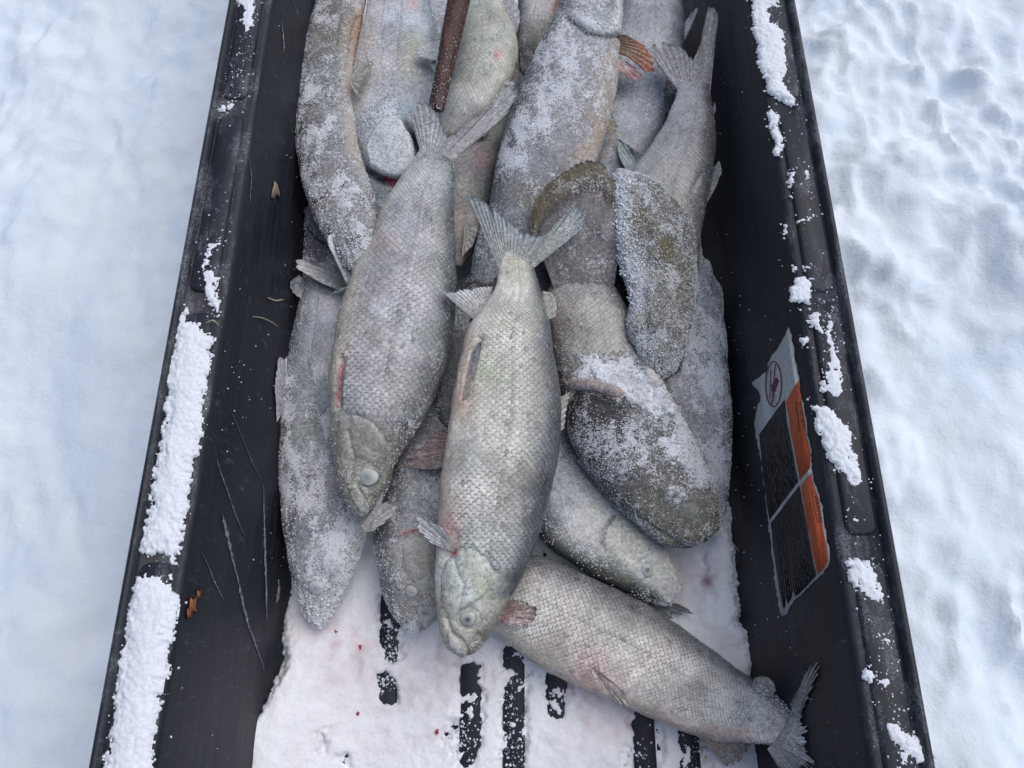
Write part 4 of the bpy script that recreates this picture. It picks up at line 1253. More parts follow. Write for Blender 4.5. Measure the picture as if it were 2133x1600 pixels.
A.fin('pectoral_fin', [(944, 1150, .148), (952, 1142, .150)], [(892, 1128, .136), (864, 1086, .130), (872, 1070, .132), (886, 1078, .136), (922, 1098, .146)], nr=9, rag=0.10, col=(0.48, 0.47, 0.44), tipcol=(0.56, 0.58, 0.59), seed=7, split=((0.55, 0.3),))
A.fin('adipose_fin', [(1137, 668, .158), (1130, 628, .163)], [(1158, 660, .158), (1160, 630, .162), (1146, 608, .166), (1130, 606, .166)], nr=4, rag=0.03, col=(0.33, 0.32, 0.28), seed=8, amp=0.0003)
A.fin('dorsal_fin', [(1163, 905, .142), (1163, 830, .146)], [(1176, 890, .138), (1180, 860, .138), (1190, 815, .140)], nr=6, rag=0.12, col=(0.30, 0.28, 0.26), seed=9)

# ---- B: big scaly whitefish, left of the middle ----------------------------------
headB = [(690, 880), (705, 850), (740, 858), (770, 872), (800, 905), (825, 945), (825, 1000), (790, 1080), (740, 1100), (690, 1040), (680, 950)]
B = Fish('whitefish', 'large-scaled grey whitefish with staring white eye, heavy body left of the middle one', [
    ((738, 1072), (764, 1076), 0.113, .6), ((718, 1050), (786, 1052), 0.113, .6), ((704, 1010), (808, 1012), 0.114, .58), ((698, 960), (822, 965), 0.116, .56), ((692, 910), (852, 915), 0.119, .54),
    ((688, 850), (885, 868), 0.123, .53), ((687, 780), (915, 800), 0.127, .52), ((700, 700), (938, 720), 0.130, .52), ((712, 640), (946, 650), 0.133, .52), ((738, 570), (950, 575), 0.137, .54),
    ((778, 500), (948, 500), 0.142, .56), ((800, 430), (946, 435), 0.148, .55), ((835, 375), (945, 385), 0.153, .5), ((862, 335), (945, 345), 0.157, .38), ((878, 305), (942, 315), 0.160, .2)],
    dict(belly=(0.52, 0.50, 0.47), flank=(0.36, 0.36, 0.37), back=(0.17, 0.185, 0.195), head=(0.30, 0.29, 0.265)), roll=-0.05, frost=0.24, head=0.10, ns=380, nt=104, seed=2,
    ops=[('groove', [(700, 870), (735, 862), (775, 880), (812, 930)], 4, 0.0008), ('plate', [(704, 880), (740, 870), (775, 885), (805, 930), (800, 975), (760, 960), (715, 965), (700, 930)], 0.0012, 20),
         ('groove', [(728, 1022), (742, 1018), (756, 1040), (764, 1066)], 4, 0.0014), ('ridge', [(722, 1000), (735, 1010)], 8, 0.001),
         ('groove', [(712, 745), (706, 790), (704, 850)], 5, 0.0022), ('ridge', [(740, 985), (755, 1015)], 6, 0.0008), ('groove', [(748, 975), (768, 966), (790, 980), (792, 1006), (772, 1020), (748, 1010)], 4, 0.0010), ('groove', [(728, 900), (738, 950), (728, 1000)], 5, 0.0009), ('groove', [(775, 1034), (779, 1037)], 4, 0.0015), ('ridge', [(790, 910), (806, 960), (800, 1010)], 9, 0.0010)],
    blobs=[('l', [(712, 760), (706, 800), (704, 846)], 6, (0.32, 0.05, 0.06), 0.85), ('l', [(695, 730), (690, 800), (690, 850)], 11, (0.42, 0.44, 0.34), 0.6), ('l', [(735, 600), (715, 680), (705, 740)], 24, (0.50, 0.47, 0.43), 0.75),
           ('c', 725, 930, 40, (0.38, 0.36, 0.31), 0.5), ('c', 780, 1030, 26, (0.17, 0.165, 0.14), 0.6), ('c', 845, 600, 60, (0.40, 0.35, 0.36), 0.4), ('c', 800, 500, 24, (0.46, 0.33, 0.31), 0.3),
           ('l', [(935, 600), (925, 700), (890, 800), (850, 900)], 34, 0.45, 0.8), ('c', 880, 390, 50, 0.4, 0.7), ('c', 935, 440, 30, 0.5, 0.7), ('c', 880, 370, 45, (0.44, 0.45, 0.41), 0.5), ('c', 850, 470, 60, 0.15, 0.7)])
B.scales(rows=42, cell0=0.0078, s0=0.24, s1=0.965, mask_out=[headB, [(700, 745), (716, 745), (716, 850), (698, 850)]], contrast=0.95, k=0.36, belly=0.35)
B.patch('gill_cover', [(700, 900), (704, 872), (735, 862), (770, 876), (800, 910), (815, 945), (805, 970), (775, 962), (745, 955), (712, 968), (700, 940)], 0.0013, 9, colmul=1.08, rim=((0.42, 0.41, 0.35), 5, 0.45), frost=0.2)
B.patch('jaw', [(722, 1012), (742, 1010), (756, 1030), (768, 1052), (766, 1072), (748, 1068), (734, 1045)], 0.0022, 6, colmul=1.05, rim=((0.50, 0.50, 0.43), 4, 0.7), frost=0.35)
B.eye(767, 993, 19, cols=((0.25, 0.27, 0.26), (0.36, 0.39, 0.37), (0.50, 0.53, 0.50), (0.22, 0.22, 0.19)))
B.fin('tail_fin', [(880, 330, .160), (912, 335, .163), (944, 336, .161)], [(866, 285, .158), (858, 245, .162), (872, 205, .166), (905, 225, .168), (938, 280, .170), (985, 245, .176), (1030, 215, .180), (1068, 168, .184), (1082, 175, .183), (1078, 205, .178), (1030, 262, .172), (985, 300, .166)],
      nr=26, rag=0.07, col=(0.36, 0.36, 0.36), tipcol=(0.31, 0.31, 0.31), label='wide frosted tail fin overlapping the pale fish above', seed=2, split=((0.42, 0.25), (0.62, 0.45), (0.9, 0.3)))
B.fin('pelvic_fin', [(700, 842, .128), (716, 838, .134)], [(690, 760, .128), (700, 715, .132), (712, 700, .136), (726, 706, .139), (728, 740, .140)], nr=7, rag=0.06, col=(0.36, 0.37, 0.30), tipcol=(0.42, 0.43, 0.41), seed=3, split=((0.6, 0.5),))
B.fin('pectoral_fin', [(752, 1094, .104), (762, 1108, .096)], [(778, 1060, .120), (806, 1012, .126), (800, 1036, .119), (834, 1044, .112), (812, 1080, .104), (780, 1104, .098)], nr=8, rag=0.10, col=(0.40, 0.39, 0.36), tipcol=(0.42, 0.42, 0.42), seed=4, split=((0.45, 0.6),))
B.fin('anal_fin', [(712, 612, .140), (735, 597, .144)], [(682, 612, .148), (705, 604, .152), (735, 590, .156), (762, 558, .160)], nr=6, rag=0.08, col=(0.40, 0.42, 0.36), tipcol=(0.46, 0.48, 0.43), seed=5)
B.crystals(2600, 0.00055, seed=1)

# ---- C: speckled brown-grey fish at the top left ---------------------------------
Cf = Fish('whitefish', 'speckled dark-backed fish curving down the upper left wall of the sled', [
    ((768, 566), (728, 568), 0.140, .6), ((782, 535), (712, 548), 0.140, .6), ((790, 495), (690, 518), 0.139, .58), ((785, 445), (668, 478), 0.136, .56), ((772, 390), (642, 420), 0.134, .55), ((750, 320), (624, 345), 0.132, .54),
    ((738, 250), (616, 265), 0.130, .54), ((735, 180), (617, 185), 0.128, .54), ((742, 110), (626, 105), 0.126, .54), ((752, 50), (645, 45), 0.124, .54), ((765, -10), (672, -20), 0.122, .54), ((790, -90), (720, -110), 0.12, .5)],
    dict(belly=(0.46, 0.43, 0.40), flank=(0.26, 0.265, 0.275), back=(0.12, 0.125, 0.135), head=(0.24, 0.245, 0.25)), roll=0.0, frost=0.42, head=0.13, ns=320, nt=92, seed=3, mat=M_FROSTSKIN,
    ops=[('groove', [(652, 425), (690, 398), (720, 385)], 4, 0.0014), ('groove', [(745, 40), (735, 90), (728, 140)], 7, 0.003), ('groove', [(788, 485), (760, 440), (745, 400)], 4, 0.0008),
         ('groove', [(718, 500), (735, 540)], 5, 0.0012), ('ridge', [(775, 475), (745, 380)], 9, 0.001), ('rough', [(640, 380), (780, 380), (800, 500), (760, 570), (700, 540)], 0.0016, 90)],
    blobs=[('c', 742, 70, 22, (0.45, 0.27, 0.18), 0.8), ('l', [(755, 15), (745, 60), (738, 110)], 12, (0.47, 0.31, 0.22), 0.6), ('l', [(725, 60), (722, 150), (728, 250), (738, 330)], 12, (0.42, 0.38, 0.33), 0.6), ('c', 722, 195, 14, (0.45, 0.30, 0.26), 0.4),
           ('c', 788, 487, 7, (0.6, 0.03, 0.03), 0.95), ('c', 790, 515, 22, (0.46, 0.32, 0.28), 0.6), ('c', 700, 60, 50, (0.24, 0.225, 0.17), 0.5), ('c', 740, 500, 18, (0.09, 0.09, 0.07), 0.6),
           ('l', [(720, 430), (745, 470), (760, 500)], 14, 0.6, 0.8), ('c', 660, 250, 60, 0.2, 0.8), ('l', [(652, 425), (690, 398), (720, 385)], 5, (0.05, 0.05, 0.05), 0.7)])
Cf.patch('gill_cover', [(700, 400), (745, 385), (770, 420), (785, 460), (788, 484), (760, 470), (730, 450), (705, 430)], 0.0016, 10, colmul=1.1, frost=0.6)
Cf.fin('pelvic_fin', [(738, 150, .150), (730, 175, .152)], [(765, 118, .160), (778, 128, .162), (760, 160, .162), (745, 200, .158)], nr=6, rag=0.1, col=(0.40, 0.39, 0.36), seed=3)
Cf.fin('pectoral_fin', [(640, 430, .120), (655, 460, .118)], [(632, 440, .105), (640, 475, .100), (662, 500, .098), (692, 512, .102)], nr=7, rag=0.06, col=(0.17, 0.18, 0.20), seed=4)
Cf.fin('throat_fin', [(735, 590, .128), (722, 592, .126)], [(716, 540, .140), (705, 505, .150), (690, 485, .156), (684, 488, .156), (698, 540, .146)], nr=5, rag=0.04, col=(0.50, 0.51, 0.52), tipcol=(0.60, 0.62, 0.62), seed=5)
Cf.crystals(7000, 0.0005, seed=2)
Cf.crystals(900, 0.0010, poly=[(640, 380), (780, 380), (800, 500), (760, 570), (700, 540)], seed=5, thr=0.4)

# ---- D: white fish with lifted gill plate -----------------------------------------
D = Fish('whitefish', 'white-frosted fish with lifted gill plate and blood-red gill, beside the wooden handle', [
    ((790, 470), (850, 470), 0.098, .6), ((775, 430), (880, 425), 0.098, .6), ((757, 370), (905, 365), 0.108, .56), ((740, 300), (918, 295), 0.112, .54), ((730, 230), (918, 225), 0.110, .54), ((735, 160), (912, 160), 0.114, .55),
    ((748, 100), (910, 100), 0.117, .55), ((760, 50), (906, 50), 0.119, .54), ((768, 0), (896, 0), 0.120, .54), ((776, -70), (880, -70), 0.12, .5)],
    dict(belly=(0.56, 0.55, 0.54), flank=(0.40, 0.41, 0.44), back=(0.26, 0.28, 0.31), head=(0.34, 0.37, 0.40)), roll=0.35, frost=0.30, head=0.16, ns=280, nt=92, seed=4,
    ops=[('groove', [(765, 358), (800, 374), (830, 384), (866, 362), (874, 330), (862, 290)], 8, 0.005), ('groove', [(745, 300), (760, 360)], 6, 0.001)],
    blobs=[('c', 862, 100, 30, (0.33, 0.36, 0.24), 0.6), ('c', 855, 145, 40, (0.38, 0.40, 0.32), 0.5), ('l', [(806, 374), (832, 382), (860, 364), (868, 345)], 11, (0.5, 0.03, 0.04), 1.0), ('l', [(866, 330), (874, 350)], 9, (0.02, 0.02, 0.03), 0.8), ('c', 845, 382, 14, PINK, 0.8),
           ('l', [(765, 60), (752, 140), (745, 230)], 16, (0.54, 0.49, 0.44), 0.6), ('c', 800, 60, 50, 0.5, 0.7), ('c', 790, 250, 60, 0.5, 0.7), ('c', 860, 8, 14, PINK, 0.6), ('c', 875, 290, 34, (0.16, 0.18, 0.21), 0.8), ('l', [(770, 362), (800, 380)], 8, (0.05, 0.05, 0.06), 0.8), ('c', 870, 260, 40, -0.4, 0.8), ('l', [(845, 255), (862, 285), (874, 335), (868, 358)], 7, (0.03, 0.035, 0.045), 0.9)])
D.scales(rows=42, cell0=0.0070, s0=0.5, s1=1.0, mask_out=[[(730, 230), (880, 240), (900, 380), (740, 400)], [(740, -80), (800, -80), (800, 240), (720, 240)]], contrast=0.55, k=0.34, belly=0.1)
D.patch('gill_cover', [(776, 350), (768, 320), (780, 285), (800, 258), (828, 250), (842, 262), (852, 290), (862, 325), (864, 350), (846, 366), (826, 372), (800, 364)], 0.016, 7, col=(0.52, 0.56, 0.56), frost=0.5, rim=((0.80, 0.84, 0.84), 8, 1.0), label='lifted white gill plate', under=0.004)
D.crystals(4200, 0.0006, seed=3)
D.fin('pectoral_fin', [(925, 88, .150), (925, 134, .148)], [(868, 98, .160), (862, 108, .161), (870, 120, .160), (892, 126, .156)], nr=5, rag=0.05, col=(0.46, 0.49, 0.49), tipcol=(0.50, 0.54, 0.54), seed=3, curve=0.1)
D.fin('pelvic_fin', [(922, 120, .142), (920, 142, .141)], [(896, 130, .152), (902, 145, .150), (912, 148, .148)], nr=4, rag=0.05, col=(0.42, 0.45, 0.45), seed=4)

# ---- E: fish right of the wooden handle -------------------------------------------
E = Fish('whitefish', 'pale scaly fish belly just right of the wooden handle, with small red spot', [
    ((930, 290), (905, 280), 0.114, .5), ((975, 262), (908, 250), 0.116, .52), ((1020, 230), (915, 210), 0.120, .54), ((1060, 180), (930, 170), 0.122, .55), ((1080, 120), (945, 125), 0.122, .55), ((1072, 70), (955, 80), 0.121, .54), ((1050, 20), (960, 30), 0.119, .52),
    ((1030, -30), (962, -25), 0.116, .5), ((1010, -90), (960, -90), 0.114, .45)],
    dict(belly=(0.48, 0.47, 0.42), flank=(0.40, 0.41, 0.38), back=(0.30, 0.31, 0.31), head=(0.38, 0.38, 0.36)), roll=-0.1, frost=0.25, ns=240, nt=88, seed=5,
    ops=[('groove', [(1005, 275), (1012, 240), (1030, 212)], 4, 0.0012)],
    blobs=[('c', 1035, 115, 9, RED, 0.55), ('c', 980, 60, 30, (0.36, 0.38, 0.30), 0.5), ('l', [(990, 40), (985, 160)], 20, (0.36, 0.37, 0.33), 0.5), ('c', 960, 230, 40, (0.36, 0.36, 0.40), 0.5)])
E.scales(rows=40, cell0=0.0062, s0=0.05, s1=1.0, contrast=0.50, k=0.31, belly=0.5)
E.fin('pelvic_fin', [(1020, 232, .128), (1035, 238, .126)], [(1045, 180, .136), (1060, 158, .138), (1076, 168, .136), (1080, 190, .133), (1055, 215, .130)], nr=7, rag=0.08, col=(0.36, 0.34, 0.33), tipcol=(0.33, 0.32, 0.32), seed=2)
E.fin('anal_fin', [(975, 262, .124), (1004, 248, .124)], [(985, 295, .120), (1010, 285, .122), (1030, 232, .128)], nr=7, rag=0.1, col=(0.38, 0.36, 0.37), seed=5)
E.crystals(1500, 0.0005, seed=4)

# ---- G: smooth pink-grey fish beneath --------------------------------------------
G_ = Fish('whitefish', 'smooth pinkish fish showing only a belly strip between the speckled and large-scaled fish', [
    ((948, 560), (975, 545), 0.088, .5), ((938, 500), (1000, 500), 0.088, .55), ((930, 430), (1018, 440), 0.088, .58), ((928, 370), (1035, 380), 0.090, .58), ((940, 310), (1060, 320), 0.092, .58), ((965, 260), (1075, 270), 0.094, .58), ((990, 200), (1085, 200), 0.096, .55), ((1010, 120), (1080, 120), 0.096, .5)],
    dict(belly=(0.44, 0.40, 0.39), flank=(0.44, 0.41, 0.40), back=(0.22, 0.22, 0.22), head=(0.4, 0.38, 0.36)), roll=-0.5, frost=0.12, ns=200, nt=72, seed=6,
    blobs=[('c', 1005, 330, 20, PINK, 0.45), ('c', 960, 400, 25, (0.45, 0.50, 0.52), 0.3)])
G_.fin('pelvic_fin', [(968, 470, .108), (965, 500, .106)], [(1000, 470, .112), (990, 505, .110), (962, 540, .106)], nr=6, rag=0.1, col=(0.34, 0.33, 0.31), seed=2)

# ---- H: big fish right of the middle at the top ------------------------------------
H = Fish('whitefish', 'broad mottled fish running diagonally at the top, snow-dusted gill cover at the edge', [
    ((1292, -130), (1225, -150), 0.150, .6), ((1300, -70), (1195, -80), 0.152, .58), ((1298, -10), (1178, -10), 0.152, .56), ((1295, 50), (1155, 35), 0.152, .54), ((1290, 110), (1125, 90), 0.150, .53), ((1286, 170), (1100, 150), 0.146, .52), ((1272, 240), (1074, 215), 0.141, .52),
    ((1250, 310), (1052, 280), 0.136, .52), ((1225, 380), (1032, 350), 0.130, .52), ((1180, 440), (1020, 420), 0.124, .52), ((1120, 500), (1000, 480), 0.115, .5), ((1060, 560), (985, 540), 0.108, .45), ((1035, 600), (978, 590), 0.104, .3)],
    dict(belly=(0.50, 0.46, 0.43), flank=(0.34, 0.345, 0.36), back=(0.19, 0.20, 0.22), head=(0.42, 0.44, 0.46)), roll=0.0, frost=0.42, head=0.13, ns=340, nt=96, seed=7, mat=M_FROSTSKIN,
    ops=[('groove', [(1180, 38), (1200, 50), (1225, 70), (1250, 76), (1290, 76)], 5, 0.0030), ('rough', [(1060, 90), (1290, 90), (1240, 440), (1020, 430)], 0.0009, 80)],
    blobs=[('l', [(1280, 130), (1272, 200), (1250, 280), (1215, 340)], 26, (0.48, 0.40, 0.34), 0.7), ('c', 1215, 210, 55, (0.38, 0.34, 0.28), 0.5), ('c', 1240, 90, 22, (0.50, 0.52, 0.52), 0.5), ('c', 1150, 240, 45, (0.42, 0.38, 0.36), 0.4),
           ('c', 1165, 90, 40, 0.55, 0.8), ('c', 1150, 210, 35, 0.45, 0.8), ('c', 1090, 330, 45, 0.4, 0.7), ('c', 1240, 20, 60, 0.4, 0.7), ('l', [(1050, 300), (1030, 400)], 24, (0.17, 0.17, 0.15), 0.5), ('c', 1110, 410, 30, (0.22, 0.21, 0.13), 0.5),
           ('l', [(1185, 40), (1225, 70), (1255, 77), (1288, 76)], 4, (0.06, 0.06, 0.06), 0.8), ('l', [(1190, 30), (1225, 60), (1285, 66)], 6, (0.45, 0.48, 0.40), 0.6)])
H.patch('gill_cover', [(1186, 30), (1196, -40), (1210, -90), (1270, -90), (1298, -40), (1296, 30), (1288, 70), (1262, 72), (1236, 68), (1212, 50)], 0.0024, 9, colmul=1.1, frost=0.65)
H.fin('pectoral_fin', [(1282, 76, .158), (1286, 112, .152)], [(1318, 84, .160), (1346, 100, .158), (1366, 124, .154), (1374, 150, .150), (1352, 158, .148), (1330, 136, .150)], nr=9, rag=0.16, col=(0.30, 0.20, 0.13), tipcol=(0.36, 0.11, 0.06), label='rust-orange pectoral fin', seed=3, curve=0.16, amp=0.0010, frost=0.30, rc=0.5)
H.fin('pelvic_fin', [(1284, 118, .150), (1286, 145, .148)], [(1330, 150, .146), (1342, 166, .144), (1322, 170, .142), (1300, 160, .144)], nr=5, rag=0.15, col=(0.50, 0.33, 0.31), tipcol=(0.46, 0.22, 0.21), label='pink inner fin', seed=9, curve=0.1)
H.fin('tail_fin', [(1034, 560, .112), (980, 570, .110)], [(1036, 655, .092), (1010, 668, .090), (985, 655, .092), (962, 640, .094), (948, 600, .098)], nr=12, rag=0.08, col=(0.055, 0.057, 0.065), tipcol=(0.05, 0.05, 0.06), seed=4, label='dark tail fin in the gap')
H.fin('pelvic_fin', [(1262, 240, .142), (1252, 275, .138)], [(1275, 246, .136), (1288, 262, .134), (1282, 278, .132)], nr=4, rag=0.1, col=(0.22, 0.20, 0.16), seed=6)
H.crystals(9000, 0.00045, seed=2)

# ---- I: small grey fish in the gap at the top --------------------------------------
I_ = Fish('whitefish', 'small grey fish squeezed in at the top edge with a dark lower end', [
    ((1100, 165), (1082, 150), 0.088, .5), ((1125, 130), (1078, 115), 0.092, .55), ((1150, 80), (1076, 70), 0.098, .56), ((1170, 20), (1080, 15), 0.102, .56), ((1180, -40), (1085, -40), 0.104, .55), ((1180, -110), (1100, -110), 0.104, .5)],
    SILVER, roll=0.1, frost=0.3, ns=180, nt=72, seed=8,
    blobs=[('c', 1108, 112, 34, (0.035, 0.035, 0.035), 0.9), ('c', 1135, 75, 20, (0.24, 0.22, 0.12), 0.6), ('l', [(1160, -5), (1156, 25)], 6, (0.4, 0.2, 0.18), 0.6)])
I_.scales(rows=34, cell0=0.006, s0=0.35, s1=0.98, contrast=0.5, k=0.33)
I_.fin('pelvic_fin', [(1040, 10, .112), (1078, 70, .108)], [(1060, -15, .118), (1085, 20, .116), (1078, 66, .111)], nr=6, rag=0.1, col=(0.36, 0.36, 0.38), seed=6)

# ---- J: bluish fish under the tail at the upper right -------------------------------
J = Fish('whitefish', 'bluish-white fish lying low between the broad mottled fish and the raised tail', [
    ((1240, 390), (1275, 395), 0.082, .5), ((1238, 345), (1330, 355), 0.085, .55), ((1250, 280), (1375, 290), 0.088, .57), ((1262, 210), (1400, 215), 0.092, .58), ((1270, 140), (1415, 140), 0.096, .58), ((1272, 80), (1425, 75), 0.098, .58), ((1275, 20), (1422, 15), 0.100, .56), ((1280, -60), (1405, -60), 0.100, .54)],
    dict(belly=(0.46, 0.47, 0.51), flank=(0.40, 0.42, 0.46), back=(0.26, 0.28, 0.32), head=(0.4, 0.42, 0.45)), roll=0.1, frost=0.30, ns=240, nt=84, seed=9,
    ops=[('groove', [(1300, 88), (1330, 92), (1345, 110)], 5, 0.001)],
    blobs=[('c', 1330, 210, 26, (0.36, 0.32, 0.38), 0.4), ('c', 1350, 240, 20, (0.25, 0.27, 0.32), 0.5), ('l', [(1255, 330), (1280, 290)], 14, (0.48, 0.45, 0.43), 0.6), ('c', 1300, 20, 20, (0.19, 0.21, 0.23), 0.6)])
J.scales(rows=44, cell0=0.0062, s0=0.55, s1=0.98, contrast=0.35, k=0.32)
J.fin('dorsal_fin', [(1416, 70, .104), (1422, 92, .102)], [(1430, 40, .112), (1452, 12, .120), (1456, 8, .121), (1440, 55, .112)], nr=5, rag=0.12, col=(0.40, 0.41, 0.42), seed=4, split=((0.3, 0.5),))
J.fin('pelvic_fin', [(1356, 165, .114), (1378, 150, .116)], [(1346, 190, .110), (1352, 218, .106), (1372, 236, .104), (1398, 242, .104), (1412, 220, .108), (1414, 190, .112)], nr=7, rag=0.03, col=(0.13, 0.145, 0.14), tipcol=(0.085, 0.095, 0.10), label='dark rounded fin', seed=5, curve=0.10)
J.fin('anal_fin', [(1318, 362, .105), (1345, 348, .108)], [(1300, 350, .110), (1284, 315, .114), (1284, 288, .116), (1298, 292, .117), (1320, 312, .118), (1345, 325, .118)], nr=9, rag=0.10, col=(0.34, 0.40, 0.41), tipcol=(0.27, 0.33, 0.33), label='blue-green fin', seed=6, frost=0.2)
J.crystals(1800, 0.0005, seed=4)

# ---- L: tail-up fish at the right ---------------------------------------------------
Lf = Fish('whitefish', 'grey fish with forked tail standing up against the right wall', [
    ((1352, 790), (1418, 785), 0.088, .5), ((1340, 700), (1434, 695), 0.096, .5),     ((1338, 620), (1440, 620), 0.105, .5), ((1310, 560), (1452, 560), 0.112, .55), ((1296, 500), (1458, 500), 0.118, .55), ((1290, 440), (1468, 440), 0.124, .55), ((1300, 390), (1480, 385), 0.128, .54), ((1330, 340), (1488, 335), 0.132, .54), ((1358, 300), (1490, 290), 0.136, .55),
    ((1388, 250), (1486, 245), 0.140, .55), ((1404, 210), (1480, 205), 0.144, .5), ((1412, 180), (1478, 175), 0.147, .38), ((1418, 158), (1478, 152), 0.149, .2)],
    dict(belly=(0.40, 0.39, 0.39), flank=(0.31, 0.315, 0.325), back=(0.20, 0.20, 0.21), head=(0.3, 0.3, 0.3)), roll=0.0, frost=0.34, ns=300, nt=92, seed=10,
    ops=[('groove', [(1462, 360), (1448, 385), (1442, 400)], 4, 0.0012)],
    blobs=[('c', 1340, 380, 40, (0.40, 0.42, 0.43), 0.5), ('c', 1460, 120, 20, (0.40, 0.32, 0.31), 0.3), ('c', 1410, 380, 60, 0.25, 0.7)])
Lf.scales(rows=46, cell0=0.0062, s0=0.3, s1=0.93, contrast=0.42, k=0.34, belly=0.6)
Lf.fin('tail_fin', [(1414, 190, .148), (1446, 200, .151), (1480, 188, .149)], [(1372, 140, .150), (1356, 110, .152), (1355, 84, .154), (1385, 84, .157), (1418, 96, .160), (1442, 118, .162), (1462, 70, .168), (1470, 30, .174), (1480, 4, .178), (1492, 15, .176), (1492, 70, .168), (1486, 130, .158)],
       nr=24, rag=0.06, col=(0.33, 0.32, 0.33), tipcol=(0.30, 0.30, 0.29), label='forked tail fin, right lobe long and upright', seed=5, split=((0.18, 0.35), (0.5, 0.2)))
Lf.fin('anal_fin', [(1466, 425, .128), (1484, 350, .134)], [(1468, 430, .128), (1486, 400, .134), (1504, 345, .142), (1500, 333, .144), (1490, 345, .142)], nr=8, rag=0.12, col=(0.34, 0.34, 0.33), tipcol=(0.36, 0.37, 0.35), seed=6)
Lf.fin('adipose_fin', [(1484, 240, .142), (1488, 215, .143)], [(1492, 232, .142), (1490, 212, .144)], nr=3, rag=0.05, col=(0.36, 0.37, 0.40), seed=7)
Lf.crystals(4800, 0.0005, seed=4)

# ---- N: frosted fish low along the right wall ----------------------------------------
N_ = Fish('whitefish', 'frost-coated bluish fish lying low along the right wall, orange fleck on its side', [
    ((1485, 1120), (1508, 1115), 0.048, .6), ((1455, 1060), (1514, 1060), 0.050, .6), ((1425, 980), (1520, 990), 0.053, .6), ((1392, 900), (1522, 910), 0.057, .6), ((1372, 820), (1520, 830), 0.061, .6), ((1372, 750), (1512, 750), 0.065, .6), ((1390, 680), (1508, 680), 0.070, .58), ((1410, 620), (1500, 625), 0.076, .55), ((1420, 570), (1486, 580), 0.082, .5), ((1425, 530), (1475, 540), 0.086, .4)],
    BLUISH, roll=0.25, frost=0.6, ns=280, nt=88, seed=11, mat=M_FROSTSKIN,
    ops=[('rough', [(1380, 600), (1530, 600), (1530, 1080), (1400, 1080)], 0.0006, 120)],
    blobs=[('c', 1434, 928, 13, (0.62, 0.24, 0.13), 0.75), ('c', 1482, 690, 34, 0.6, 0.9), ('c', 1440, 700, 30, (0.14, 0.17, 0.17), 0.5), ('l', [(1512, 820), (1516, 900)], 18, (0.30, 0.31, 0.36), 0.4)])
N_.fin('dorsal_fin', [(1494, 690, .072), (1482, 620, .082)], [(1506, 690, .080), (1508, 640, .092), (1500, 590, .102), (1484, 568, .106)], nr=9, rag=0.08, col=(0.30, 0.31, 0.33), tipcol=(0.34, 0.35, 0.36), seed=2)
N_.crystals(6500, 0.00055, seed=4)

